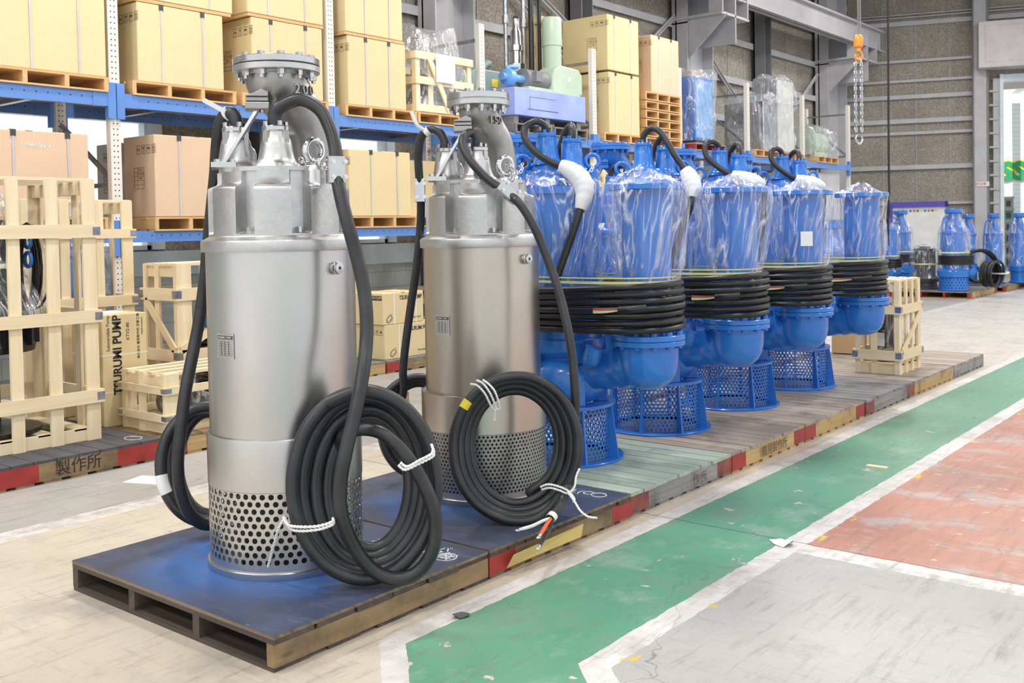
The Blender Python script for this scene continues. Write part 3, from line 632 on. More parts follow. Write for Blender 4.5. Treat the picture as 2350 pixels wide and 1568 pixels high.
for k in range(6):
    for s_ in (4.0, 4.3, 4.6): win_.box(s_, s_+.12, 4.58, 4.6, k*.36+.06, k*.36+.23, FW)
win_.build('dark_opening', 'dark', bpy.data.objects['crate_stack_outside'])
r = MB()
for k in range(26): r.box(-2+.7*k, -1.75+.7*k, 1.5, 6.6, 5.5+.0, 5.56, FW)
r.box(-2, 16, 1.1, 3.2, 5.56, 5.6, FW); r.box(-2, 16, 1.2, 1.3, 5.25, 5.5, FW); r.box(-2, 16, 2.9, 3.0, 5.25, 5.5, FW)
tag(r.build('outside_canopy', 'white'), 'white corrugated canopy roof just outside the doorway', 'canopy')
t = MB(); t.box(4.40, 5.0, 1.2, 1.8, 0, 1.15, FW); t.cur = 1; t.box(4.36, 5.04, 1.1, 1.9, 1.15, 1.35, FW)
tag(t.build('outside_cabinet', ['card_brown', 'tealb']), 'brown cabinet with a dark teal lid standing outside the doorway', 'cabinet')

# crane hook with chain sling
hk = thing('crane_hook', 'orange crane hook block hanging on a wire with a doubled steel chain below', 'hook', (-4.46, 12.20, 3.03))
m = MB(); m.cyl((0, 0, .66), (0, 0, 6.3), .009, 8); m.cyl((.025, 0, .66), (.025, 0, 6.3), .009, 8); m.build('wire_rope', 'steel_dark', hk)
m = MB(); m.lathe([(.03, .53), (.052, .55), (.056, .60), (.055, .66), (.035, .69), (.015, .70)], 20); m.cyl((0, 0, .49), (0, 0, .54), .032, 16); m.build('hook_block', 'orange', hk)
m = MB(); pts = [(0, 0, .51), (.0, 0, .49), (.035, 0, .47), (.048, 0, .44), (.035, 0, .405), (0, 0, .39), (-.035, 0, .405), (-.045, 0, .435), (-.04, 0, .46)]
m.tube(pts, .018, 10, sub=4, M=RZ(.9)); m.build('hook', 'orange', hk)
m = MB(); m.torus(.028, .009, M=T_((0, 0, .385)) @ RX(PI/2)); m.build('shackle', 'chrome', hk)
for dx in (-.045, .035):
    m = MB()
    for k in range(17):
        z = .34-k*.049; R_ = RZ(.9+(PI/2 if k % 2 else 0)) @ RX(PI/2)
        pts = [(math.cos(a)*.013, math.sin(a)*.020+(.011 if math.sin(a) > 0 else -.011), 0) for a in [2*PI*i/12 for i in range(12)]]
        m.tube(pts, .0085, 6, closed=True, M=T_((dx*math.cos(.9), dx*math.sin(.9), z)) @ R_)
    m.build('chain', 'chrome', hk)
m = MB(); m.tube([(-.03, 0, -.5), (-.05, 0, -.56), (0, 0, -.62), (.04, 0, -.57), (.02, 0, -.52)], .012, 8, sub=4, M=RZ(.9)); m.build('end_hook', 'chrome', hk)
m = MB(); m.tube([(-3.82, 11.37, 9.3), (-3.82, 11.37, 5), (-3.83, 11.37, 2.2), (-3.83, 11.37, 1.76), (-3.88, 11.33, 1.74), (-3.93, 11.3, 1.68), (-3.95, 11.28, 1.58), (-3.92, 11.3, 1.48), (-3.86, 11.35, 1.48), (-3.83, 11.37, 1.56), (-3.84, 11.37, 1.7), (-3.84, 11.36, 1.2)], .012, 8, sub=5)
tag(m.build('hanging_cable', 'rubber_blk'), 'thin black cable hanging from the roof with a loop near its end, right of hook', 'cable')
# ---------------------------------------------------------------- pallet rack
RX0, RXB, RP = -8.5, -9.55, 2.54
RACK_Y = [4.86-2*RP+RP*k for k in range(10)]
MAT['post_side'] = plain('cream_post_paint', (.62, .59, .53), .45)
def rack_frame(y, top):
    t = thing('rack_upright_frame', 'cream perforated rack upright pair between the shelves, numbered from the near end', 'rack', (0, y, 0))
    for x, sgn in ((RX0, 1), (RXB, -1)):
        m = MB(); m.box(-.035, .035, -.05, .05, 0, top)
        m.build('front_post' if sgn > 0 else 'rear_post', 'post', t, loc=(x-.035*sgn, 0, 0))
    for (z0, z1) in ((.15, .95), (1.05, 1.9), (1.95, 2.55), (2.95, 3.75), (3.75, 4.2)):
        if z1 < top:
            m = MB(); m.beam((RX0-.05, 0, z0), (RXB+.05, 0, z1), .04, .025, (0, 1, 0)); m.build('diagonal_brace', 'galv', t)
    for z in (.15, 1.0, 1.93, 2.95, 3.9):
        if z < top: m = MB(); m.box(RXB, RX0-.03, -.015, .015, z-.02, z+.02); m.build('cross_tie', 'galv', t)
    return t
ords = ['out of frame beyond the left edge', 'at the extreme left edge of the photo', 'left of the tall cartons, at the left of the photo', 'just right of the nearest steel pump',
        'behind the second steel pump flange', 'in front of the double stacked cartons', 'between the pallet stack and the blue wrapped cabinet', 'in front of the grey wrapped cabinet', 'left of the wrapped motor', 'at the far end of the rack']
for k, y in enumerate(RACK_Y):
    t = rack_frame(y, 4.10 if k >= 4 else 5.6)
    t['label'] = 'cream perforated rack upright pair '+ords[k]; t['group'] = 'rack upright frames'
def rack_beam(y0, y1, x, ztop, h, label):
    m = MB(); s_ = 1 if x == RX0 else -1; L = (y1-y0)/2-.05
    m.box(-.02, .02, -L, L, -h/2, h/2)
    t = thing('rack_beam', label, 'rack beam', (x+.0, (y0+y1)/2, ztop-h/2), 0, 'blue rack beams')
    m.build('beam', 'beam', t)
    for e in (-1, 1):
        m = MB(); m.box(-.026, .026, e*(L-.17), e*L, -h/2-.002, h/2+.002)
        m.box(-.03, .03, e*(L-.03), e*(L+.045), -.17, .15)
        m.build('end_connector', 'rack_blue', t)
    return t
for k in range(len(RACK_Y)-1):
    for zt_, h, nm in ((2.745, .12, 'upper'), (1.505, .10, 'lower')):
        for x, fb in ((RX0, 'front'), (RXB, 'rear')):
            rack_beam(RACK_Y[k], RACK_Y[k+1], x, zt_, h, '%s %s blue rack beam %s' % (fb, nm, ['left of the photo edge', 'in the leftmost bay in view', 'in the bay behind the nearest steel pump', 'in the bay between the two steel pumps', 'in the bay behind the second steel pump', 'below the wood crates and machines', 'below the pallet stack', 'below the tall wrapped cabinets', 'in the far end bay'][k]))
    m_sup = thing('shelf_support', 'x', 'support bar', (RXB, RACK_Y[k], 0))
    for z in (2.70, 1.47):
        for f in (.25, .75): m = MB(); m.box(0, RX0-.02-RXB, RP*f-.03, RP*f+.03, z-.04, z); m.build('support_bar', 'galv', m_sup)
    tag(m_sup, 'galvanised shelf support bars across rack bay '+['left of the photo edge', 'at the left edge', 'behind the nearest steel pump', 'between the steel pumps', 'behind the second steel pump', 'under the machines', 'under the pallet stack', 'under the wrapped cabinets', 'at the far end'][k], 'support bar', 'shelf support bars')

# ---------------------------------------------------------------- shelf pallets (openings face the aisle)
def make_pallet(name, label, cat, dx, dy, mats=('pallet', 'pallet'), h=.125, redlen=.17, nst=4, along='x', nb=7, group=None, gap=.03, redends=False, sheet=None):
    """stringers run along `along`; origin at base centre"""
    t = thing(name, label, cat, (0, 0, 0), 0, group)
    td, bd = .018, .016
    sh = .012 if sheet else 0
    hs = h-sh
    Lx, Ly = (dx, dy) if along == 'x' else (dy, dx)       # stringer length, spread
    R_ = Matrix.Identity(4) if along == 'x' else RZ(PI/2)
    def B(m, *a): m.box(*a, R_)
    m = MB(); wb = (Lx-gap*(nb-1))/nb
    for i in range(nb):
        x = -Lx/2+i*(wb+gap); jt = random.uniform(-.006, .006)
        m.box(x, x+wb, -Ly/2+jt, Ly/2+jt, hs-td, hs, R_)
    m.build('top_boards', mats[0], t)
    for j in range(nst):
        y = -Ly/2+.02+(Ly-.04)*j/(nst-1); m = MB()
        if redends:
            c = redlen; m.cur = 0; m.box(-Lx/2+c, Lx/2-c, y-.02, y+.02, bd, hs-td, R_)
            m.cur = 1; m.box(-Lx/2-.006, -Lx/2+c, y-.021, y+.021, bd, hs-td, R_); m.box(Lx/2-c, Lx/2+.006, y-.021, y+.021, bd, hs-td, R_)
        else: m.box(-Lx/2, Lx/2, y-.02, y+.02, bd, hs-td, R_)
        m.build('stringer', [mats[1], redends if isinstance(redends, str) else 'red'], t)
    m = MB(); nbb = max(5, nb-1); wb2 = Lx/(nbb*1.45)
    for i in range(nbb):
        x = -Lx/2+(Lx-wb2)*i/(nbb-1); m.box(x, x+wb2, -Ly/2+.004, Ly/2-.004, 0, bd, R_)
    m.build('bottom_boards', mats[1], t)
    if sheet:
        m = MB(); m.box(-Lx/2, Lx/2+.0, -Ly/2-.0, Ly/2+.004, hs, hs+sh, R_); m.mi = [1, 1, 1, 1, 1, 0]; m.build('plywood_sheet', [sheet, 'ply_edge'], t)
    return t
shp = make_pallet('pallet', 'x', 'pallet', 1.05, 1.12, h=.13, nst=4, along='x', nb=8, gap=.02)
def shelf_pallet(y, z, label, group, x=-8.98, src=[0]):
    if src[0] == 0: src[0] = 1; shp.location = (x, y, z); shp['label'] = label; shp['group'] = group; return shp
    return copy_tree(shp, (x, y, z), None, label, group)
U, Lo = 2.745, 1.505
# ---------------------------------------------------------------- cartons
def handling_icons(m, M, s=.05, n=4):
    # row of framed transport symbols: umbrella, glass, arrows
    for i in range(n):
        A = M @ T_((i*s*1.45, 0, 0)); t = .0012; lw = s*.07
        m.box(-s/2, s/2, s*.62, s*.62+lw, 0, t, A); m.box(-s/2, s/2, -s*.62, -s*.62-lw, 0, t, A); m.box(-s/2, -s/2+lw, -s*.62, s*.62, 0, t, A); m.box(s/2-lw, s/2, -s*.62, s*.62, 0, t, A)
        if i % 4 == 3:
            for dx in (-.16, .16): m.box(s*(dx-.05), s*(dx+.05), -s*.35, s*.2, 0, t, A); m.prism([(s*(dx-.14), s*.2), (s*(dx+.14), s*.2), (s*dx, s*.45)], 0, t, A)
            m.box(-s*.36, s*.36, -s*.45, -s*.38, 0, t, A)
        elif i % 4 == 2: m.prism([(s*.36*math.cos(a), s*.36*math.sin(a)) for a in [PI*k/8 for k in range(9)]], 0, t, A); m.box(-s*.03, s*.03, -s*.4, 0, 0, t, A)
        elif i % 4 == 1: m.prism([(-s*.28, s*.4), (s*.28, s*.4), (s*.04, -.02*s), (s*.04, -s*.35), (s*.2, -s*.42), (-s*.2, -s*.42), (-s*.04, -s*.35), (-s*.04, -.02*s)], 0, t, A)
        else: m.box(-s*.3, s*.3, -.04*s, .04*s, 0, t, A); m.torus(s*.22, s*.04, 10, 4, A)
def label_grid(m, M, w=.17, h=.2):
    t = .0012; lw = .0035
    for k in range(6): y = -h/2+h*k/5; m.box(-w/2, w/2, y-lw/2, y+lw/2, 0, t, M)
    for x in (-w/2, -w/2+w*.36, w/2): m.box(x-lw/2, x+lw/2, -h/2, h/2, 0, t, M)
    m.text('BF J-PJ', .026, M @ T_((w*.14, h*.4, 0))); m.text('CD B26A08', .026, M @ T_((w*.14, h*.2, 0))); m.text('80/80', .024, M @ T_((w*.14, 0, 0)))
def carton(label, y0, y1, z0, z1, mat='card', x0=-9.45, x1=-8.47, straps=(), marks=True, group='cartons on the rack', strapmat='strap', smarks=True, rz=0, lid=True):
    t = thing('carton', label, 'carton', ((x0+x1)/2, (y0+y1)/2, z0), rz, group)
    X, Y, H = (x1-x0)/2, (y1-y0)/2, z1-z0
    m = MB(); n = 6
    # slightly bulged corrugated box with soft edges
    m.box(-X, X, -Y, Y, 0, H); m.build('box_body', mat, t, bevel=.008)
    if lid: m = MB(); m.box(-X-.003, X+.003, -.028, .028, H, H+.0012); m.build('sealing_tape', 'card_brown', t)
    for f in straps:
        y = -Y+2*Y*f; m = MB()
        pth = [(X+.004, y, .001), (X+.004, y+random.uniform(-.006, .006), H*.5), (X+.004, y, H-.02)]
        m.beam(pth[0], pth[1], .017, .003, (1, 0, 0)); m.beam(pth[1], pth[2], .017, .003, (1, 0, 0)); m.box(-X, X+.003, y-.0085, y+.0085, H, H+.003)
        m.cur = 1; m.box(X-.03, X+.006, y-.022, y+.022, H-.05, H+.005)
        m.build('band', [strapmat, 'dark'], t)
    if marks:
        m = MB(); M0 = frame((X-.15, -Y-.0005, H-.13), (1, 0, 0), (0, 0, 1))
        if smarks: handling_icons(m, M0 @ T_((-.12, 0, 0)), .06)
        m.build('handling_symbols', 'ink_soft', t)
        m = MB(); label_grid(m, frame((-X+.55 if X > .4 else 0, -Y-.0005, H*.48), (1, 0, 0), (0, 0, 1))); m.build('printed_label', 'ink_soft', t)
    return t
g = 'cartons on the upper shelf'
shelf_pallet(4.22, U, 'new wood pallet under the leftmost carton on the upper shelf', 'upper shelf pallets')
carton('large yellow carton at the top left corner of the photo with two bands', 3.82, 4.77, 2.878, 4.05, straps=(.30, .74), group=g)
shelf_pallet(5.57, U, 'new wood pallet under the second carton from the left on the upper shelf', 'upper shelf pallets')
carton('yellow carton right of the first cream upright, lower of two stacked', 5.08, 6.0, 2.878, 3.60, straps=(.27, .75), group=g)
m = MB(); m.box(-9.45, -8.47, 5.05, 6.1, 3.605, 3.635); tag(m.build('slip_board', 'pallet'), 'thin wooden board between the stacked cartons right of the first upright', 'board', 'boards between cartons')
carton('yellow carton on top of the stack right of the first cream upright', 5.08, 6.12, 3.64, 4.3, straps=(.27, .75), group=g)
shelf_pallet(6.76, U, 'new wood pallet behind the flange of the nearest steel pump', 'upper shelf pallets')
carton('yellow carton directly behind the top flange of the nearest steel pump', 6.34, 7.26, 2.878, 3.65, straps=(.26, .75), group=g)
m = MB(); m.box(-9.45, -8.47, 6.3, 7.28, 3.655, 3.685); tag(m.build('slip_board', 'pallet'), 'thin wooden board above the carton behind the nearest flange', 'board', 'boards between cartons')
carton('yellow carton stacked above the one behind the nearest flange, cut by the top edge', 6.30, 7.28, 3.69, 4.4, straps=(.26, .75), group=g)
shelf_pallet(8.12, U, 'new wood pallet under the two cartons right of the second upright', 'upper shelf pallets')
carton('yellow carton right of the second cream upright, lower of two', 7.62, 8.52, 2.878, 3.64, straps=(.30, .70), group=g)
m = MB(); m.box(-9.45, -8.47, 7.58, 8.5, 3.645, 3.675); tag(m.build('slip_board', 'pallet'), 'thin wooden board between the cartons right of the second upright', 'board', 'boards between cartons')
carton('yellow carton right of the second cream upright, upper of two at the top edge', 7.60, 8.48, 3.68, 4.5, straps=(.33, .76), group=g)
shelf_pallet(9.26, U, 'new wood pallet under the wood crate wrapped in film', 'upper shelf pallets')
shelf_pallet(13.22, U, 'new wood pallet under the double stacked tall cartons', 'upper shelf pallets')
carton('tall yellow carton beside the pale green pipe, lower of two', 12.82, 13.68, 2.878, 3.80, x0=-9.3, straps=(.22, .74), group=g, strapmat='strap_white')
carton('tall yellow carton beside the pale green pipe, upper of two', 12.80, 13.68, 3.83, 4.66, x0=-9.3, straps=(.22, .74), group=g, strapmat='strap_white')
carton('yellow carton set back behind the pale green pipe', 12.0, 12.42, 3.66, 4.6, x0=-9.5, x1=-9.1, group=g)
carton('yellow carton low behind the blue skid, under another', 12.0, 12.42, 2.747, 3.655, x0=-9.5, x1=-9.1, group=g)
for k in range(6): shelf_pallet(14.40, U+.145*k, 'new wood pallet in the stack under the pinkish carton, layer %s' % ['one from the bottom', 'two', 'three', 'four', 'five', 'six, topmost'][k], 'stack of empty pallets')
carton('pinkish tan carton on top of the stack of empty pallets', 14.05, 14.93, U+.858, 4.52, 'card_tan', x0=-9.0, straps=(.28, .72), group=g, strapmat='strap_white')
g = 'cartons on the lower shelf'
shelf_pallet(4.19, Lo, 'new wood pallet on the lower shelf behind the wood crates at left', 'lower shelf pallets')
carton('wide tan carton on the lower shelf at the left edge with chalk writing', 3.55, 4.58, 1.638, 2.36, 'card_tan', straps=(.37, .82), group=g)
m = MB(); m.text('木  B446919', .07, frame((.4915, .0, .60), (0, 1, 0), (0, 0, 1)), .001); o = m.build('chalk_writing', 'chalk', [x for x in COL.objects if x.get('label', '').startswith('wide tan carton')][0])
carton('pale grey carton half hidden behind the first cream upright', 5.21, 5.50, 1.638, 2.36, 'card_white', x0=-9.48, x1=-9.05, group=g)
shelf_pallet(5.76, Lo, 'new wood pallet under the tan carton left of the nearest steel pump', 'lower shelf pallets')
carton('tan carton just left of the nearest steel pump on the lower shelf', 5.22, 6.15, 1.638, 2.40, 'card_tan', x0=-9.0, straps=(.28, .8), group=g)
shelf_pallet(8.1, Lo, 'new wood pallet between the two steel pumps on the lower shelf', 'lower shelf pallets')
carton('yellow carton between the two steel pumps on the lower shelf', 7.60, 8.56, 1.638, 2.38, straps=(.35, .78), group=g)
carton('yellow grey carton behind the cables of the second steel pump', 8.75, 9.7, 1.638, 2.33, x0=-9.45, x1=-8.8, group=g)
shelf_pallet(9.27, Lo, 'new wood pallet behind the second steel pump on the lower shelf', 'lower shelf pallets')
shelf_pallet(10.6, Lo, 'new wood pallet behind the blue pump glands on the lower shelf', 'lower shelf pallets')
carton('tan carton behind the first blue pumps on the lower shelf', 10.1, 11.0, 1.638, 2.30, 'card_tan', group=g)
carton('yellow carton behind the blue flanges on the lower shelf', 12.6, 13.6, 1.508, 2.30, group=g)
carton('tan carton seen between blue flanges on the lower shelf', 13.9, 14.8, 1.508, 2.2, 'card_tan', group=g)
m = MB(); m.box(-9.4, -8.6, 20.3, 22.3, 1.508, 2.55); tag(m.build('grey_cabinet', 'box_white', bevel=.02), 'pale grey cabinet on the lower shelf at the far end of the rack', 'cabinet')

# ---------------------------------------------------------------- things on the upper shelf
def draped(name_mat, rx, ry, h, seed, n=64, nz=26, top=.35, wr=.03, flare=0):
    """loose plastic over a box like shape: rounded rectangle rings with folds"""
    m = MB(); vs = []; rings = nz
    for j in range(rings+1):
        f = j/rings
        if f < .72: sc, z = 1+flare*(1-f/.72), f/.72*h
        else: g_ = (f-.72)/.28; sc, z = math.cos(g_*PI/2)**.7, h+top*math.sin(g_*PI/2)
        for i in range(n):
            a = 2*PI*i/n; c_, s_ = math.cos(a), math.sin(a); p = 5.
            k = (abs(c_)**p+abs(s_)**p)**(-1/p)
            x, y = rx*k*c_*sc, ry*k*s_*sc
            d = noise.noise(Vector((x*4+seed, y*4, z*2.2)))*wr*2.2+noise.noise(Vector((x*13+seed, y*13, z*6)))*wr*.8
            vs.append((x+c_*d, y+s_*d, z+(d if f > .7 else 0)))
    fs = [(j*n+i, j*n+(i+1) % n, (j+1)*n+(i+1) % n, (j+1)*n+i) for j in range(rings) for i in range(n)]
    m.add(vs, fs, None, True); return m
# wood crate in film
ct = thing('wood_crate', 'wood frame crate on the upper shelf draped in clear film with a white paper', 'crate', (-8.98, 9.22, U+.135))
X, Y, H = .48, .50, .72
for sx in (-1, 1):
    for sy in (-1, 1): m = MB(); m.box(sx*X, sx*(X-.07), sy*Y, sy*(Y-.07), 0, H); m.build('corner_post', 'pine', ct)
m = MB()
for z in (.05, .38, .68):
    for s_ in (-1, 1): m.box(s_*X, s_*(X+.02), -Y-.001, Y+.001, z-.04, z+.05); m.box(-X-.019, X+.019, s_*Y, s_*(Y+.02), z-.041, z+.049)
m.box(X-.018, X-.001, -.28, -.2, 0, H); m.box(X-.018, X-.001, .1, .18, 0, H); m.beam((X+.03, -.3, .66), (X+.03, .05, .05), .07, .02, (1, 0, 0)); m.beam((-.4, -Y-.03, .05), (.3, -Y-.03, .65), .07, .02, (0, 1, 0))
m.build('rails', 'pine', ct)
m = MB(); m.box(X+.05, X+.055, -.2, .14, .38, .72); m.build('paper_note', 'paper', ct)
f = draped('film', .485, .50, .62, 3.1, top=.44, wr=.05); f.build('film_cover', 'film_hazy', ct, loc=(0, 0, .05))
fm = thing('machine_part', 'grey green machine inside the film draped crate on the upper shelf', 'machine', (-8.98, 9.22, U+.14))
m = MB(); m.box(-.3, .3, -.35, .35, 0, .15); m.cyl((-.25, -.2, .3), (.3, -.2, .3), .16, 24); m.cyl((-.25, .2, .32), (.25, .2, .32), .12, 20); m.build('housing', 'grey_green', fm, bevel=.01)
m = MB(); m.cyl((.30, -.2, .3), (.33, -.2, .3), .19, 24); m.cyl((.0, .0, .4), (0, 0, .6), .07, 16); m.build('flange', 'dark', fm)

# big grey green tank pump left of the pale green blower
tk = thing('tank_machine', 'grey green rounded belt guard machine with a yellow sticker on the upper shelf', 'machine', (-9.28, 10.95, U+.42))
m = MB(); pts = [(-.45+.0, 0)]
out = [(-.42+.22*math.cos(a), .22*math.sin(a)) for a in [PI/2+PI*k/10 for k in range(11)]]+[(.42+.22*math.cos(a), .22*math.sin(a)) for a in [-PI/2+PI*k/10 for k in range(11)]]
m.prism(out, -.11, .11, frame((0.10, 0, .28), (0, 1, 0), (0, 0, 1))); m.build('belt_guard', 'grey_green', tk, bevel=.02)
m = MB(); m.box(.211, .214, -.15, -.02, .27, .38); m.build('sticker', 'yellow_tape', tk)
m = MB(); m.box(-.22, .22, -.55, .5, -.10, .02); m.box(-.2, .2, -.5, -.42, -.42, -.1); m.box(-.2, .2, .38, .46, -.42, -.1); m.cyl((-.05, -.5, .1), (-.05, .4, .1), .11, 20); m.build('base_frame', 'dark', tk)
m = MB(); m.tube([(0, -.1, .3), (0, -.1, .55), (0, .0, .63), (0, .05, .63)], .055, 14, sub=4); m.cyl((0, -.1, .4), (0, -.1, .43), .085, 18); m.build('breather_pipe', 'grey_green', tk)
# blue skid with blower
sk = thing('steel_skid', 'pale blue steel skid box with scratched side on dark pallets on the upper shelf', 'skid', (-8.71, 11.38, 2.985))
m = MB(); m.box(-.24, .24, -.82, .82, 0, .37); m.build('skid_box', 'skid_blue', sk, bevel=.006)
m = MB(); m.box(.2405, .242, -.55, .15, .09, .10); m.box(.2405, .242, -.5, .1, .26, .265); m.box(.2405, .242, -.5, -.495, .1, .26); m.build('scratch_marks', 'dark', sk)
for y in (-.75, -.05, .7): m = MB(); m.box(-.2, .2, y-.05, y+.05, -.11, 0); m.build('steel_foot', 'steel_dark', sk)
for k in range(2):
    o = copy_tree(shp, (-8.71, 10.95+.86*k, U), None, ['dark used pallet under the near end of the pale blue skid', 'dark used pallet under the far end of the pale blue skid'][k], 'dark pallets under the blue skid')
    for ch in o.children:
        ch.data = ch.data.copy(); ch.data.materials[0] = MAT['old_grey']
    o.scale = (.5, .72, 1)
bl = thing('blower', 'pale green blower with tall silencer pipe and grey motor on the pale blue skid', 'blower', (-8.73, 11.3, 3.356))
m = MB(); m.lathe([(.13, 0), (.135, .04), (.135, .36), (.145, .37), (.145, .75), (.13, .78)], 28, T_((-.06, .54, .36))); m.build('silencer_pipe', 'pale_green', bl)
m = MB(); hood = [(-.36, 0), (.36, 0), (.36, .30), (.26, .38), (-.18, .40), (-.32, .32), (-.36, .2)]
m.prism(hood, -.16, .16, frame((.0, .62, .03), (0, 1, 0), (0, 0, 1))); m.build('hood', 'pale_green', bl, bevel=.025)
m = MB(); m.box(-.18, .2, -.35, .85, 0, .05); m.build('base_plate', 'pale_green', bl)
m = MB(); m.cyl((.0, -.25, .19), (.0, .25, .19), .13, 24); m.box(.10, .18, -.15, .0, .14, .28); m.build('motor', 'steel_dark', bl)
m = MB(); m.lathe([(.06, 0), (.115, .02), (.12, .07), (.115, .12), (.06, .14)], 24, T_((.0, -.62, .17)) @ RX(-PI/2)); m.tube([(.0, -.56, .17), (.0, -.56, .3), (.0, -.35, .33)], .03, 12, sub=4); m.cyl((.0, -.7, .17), (.0, -.25, .17), .055, 18); m.build('light_blue_pump', 'light_blue', bl)
m = MB(); m.box(.161, .165, .62, .67, .2, .28); m.build('sticker', 'paper', bl)
# vertical borehole pump with pipes behind
vp = thing('borehole_pump', 'tall slim steel pump standing upright with vertical pipes behind the blue flanges', 'pump', (-9.36, 11.72, U))
m = MB(); m.lathe([(.05, 0), (.14, .0), (.16, .03), (.16, .28), (.1, .3), (.085, .3), (.085, .75), (.05, .82), (.06, .95), (.03, 1.0)], 24, T_((0, 0, .85))); m.cyl((0, 0, 1.33), (0, 0, 1.41), .11, 24); m.cyl((0, 0, 0), (0, 0, .86), .07, 20); m.build('pump_body', 'machined', vp)
m = MB()
for y in (-.3, .22): m.cyl((0, y*.8, 0), (0, y*.8, 3.0), .03, 12); m.cyl((0, y*.8, 1.7), (0, y*.8, 1.82), .05, 12)
m.build('guide_pipe', 'galv', vp)
m = MB(); m.cyl((.33, -.06, 0), (.33, -.06, 3.0), .040, 12); m.cyl((.33, .14, 0), (.33, .14, 3.0), .028, 12); m.build('black_hose', 'black', vp)
# wrapped cabinets and motor
cb = thing('control_cabinet', 'blue tall cabinet wrapped in shiny film on the upper shelf', 'cabinet', (-8.9, 15.97, U+.135+.05))
m = MB(); m.box(-.33, .33, -.34, .34, 0, 1.12); m.build('cabinet_body', 'blue_low', cb, bevel=.01)
m = MB(); m.box(.331, .34, -.30, .30, .05, 1.05); m.build('cabinet_door', 'light_blue', cb)
m = MB(); m.box(-.2, .2, -.2, .25, 1.12, 1.22); m.build('top_carton', 'card_brown', cb)
draped('film', .40, .44, 1.10, 8.8, top=.18, wr=.05).build('film_wrap', 'film_hazy', cb)
m = MB(); m.box(-.4, .4, -.42, .42, -.05, 0); m.build('base_board', 'dark', cb)
o = copy_tree(shp, (-8.98, 16.0, U), None, 'red ended pallet under the blue wrapped cabinet', 'upper shelf pallets')
for ch in o.children: ch.data = ch.data.copy(); ch.data.materials[0] = MAT['red' if 'stringer' in ch.name else 'old_brown']
wb = thing('wrapped_machine', 'tall grey stepped machine wrapped in cloudy film on the upper shelf', 'machine', (-8.95, 19.0, U+.135))
m = MB(); m.box(-.42, .42, -.72, .66, 0, .95); m.box(-.1, .42, -.10, .66, .95, 1.48); m.build('machine_body', 'galv', wb, bevel=.02)
m = MB(); m.box(.42, .44, -.12, .62, .02, 1.42); m.build('front_panel', 'card_white', wb)
draped('film', .47, .76, .92, 5.5, top=.22, wr=.05).build('film_wrap', 'film_hazy', wb)
m = draped('film', .32, .46, .46, 6.5, top=.12, wr=.04, flare=.15); m.build('film_hood', 'film_hazy', wb, loc=(.14, .26, .95))
shelf_pallet(18.3, U, 'pallet under the near half of the tall grey wrapped machine', 'upper shelf pallets'); shelf_pallet(19.45, U, 'pallet under the far half of the tall grey wrapped machine', 'upper shelf pallets')
mo = thing('electric_motor', 'pale green motor bagged in film at the far end of the upper shelf', 'motor', (-8.9, 21.3, U+.13))
m = MB(); m.cyl((.0, -.45, .32), (.0, .5, .32), .26, 28); m.box(-.2, .25, -.3, .4, 0, .12); m.build('motor_body', 'pale_green', mo)
m = MB(); m.cyl((.08, -.55, .34), (.08, -.45, .34), .32, 28); m.lathe([(.1, 0), (.15, .05)], 20, T_((.32, -.4, .34)) @ RY(PI/2)); m.build('volute', 'pale_green', mo)
m = MB(); m.cyl((.35, -.4, .34), (.36, -.4, .34), .1, 20); m.build('white_cover', 'white', mo)
draped('film', .40, .72, .5, 9.5, top=.2, wr=.05).build('film_bag', 'film', mo)
shelf_pallet(21.3, U, 'new wood pallet under the bagged motor', 'upper shelf pallets')
# ---------------------------------------------------------------- pallets on the floor
PX0, PX1 = -4.07, -2.74; PCX = (PX0+PX1)/2
ply_p = make_pallet('floor_pallet', 'nearest floor pallet with a navy plywood top under the nearest steel pump', 'pallet', 1.33, 1.10, ('edge_dark', 'old_side'), h=.123, nst=4, along='y', nb=6, gap=.012, sheet='ply', group='aisle row of floor pallets')
ply_p.location = (PCX, 2.08+.55, 0)
# the front end of the nearest pallet is black painted
for ch in ply_p.children:
    if ch.name.startswith('bottom_boards') or (ch.name.startswith('stringer') and max(v.co.x for v in ch.data.vertices) < .6): ch.data.materials[0] = MAT['edge_dark']
spec = [(3.19, 1.10, ('edge_dark', 'old_side'), True, 'ply', 'floor pallet with a navy plywood top and red ends under the second steel pump'),
        (4.295, 1.10, ('old_green', 'old_grey'), 'red_old', None, 'floor pallet with pale green planks in the aisle row'),
        (5.40, 1.05, ('old_brown', 'pallet_yellow'), True, None, 'brown plank floor pallet with red ends beyond the pale green one'),
        (6.455, 1.10, ('old_brown', 'pallet_yellow'), True, None, 'brown plank floor pallet under the third blue pump'),
        (7.565, 1.115, ('old_grey', 'old_grey'), 'red_old', None, 'grey plank floor pallet with faded red ends under the farthest blue pump'),
        (8.69, 1.13, ('old_brown', 'pallet_yellow'), False, None, 'yellowish floor pallet carrying the small slatted crate'),
        (9.84, 1.02, ('old_brown', 'old_grey'), False, None, 'last empty floor pallet at the far end of the aisle row')]
for y0, L, mats, red, sh, lab in spec:
    p = make_pallet('floor_pallet', lab, 'pallet', 1.33, L-.01, mats, h=.123, nst=4, along='y', nb=9, gap=.008, redends=red, sheet=sh, group='aisle row of floor pallets')
    p.location = (PCX+random.uniform(-.01, .01), y0+L/2, 0)
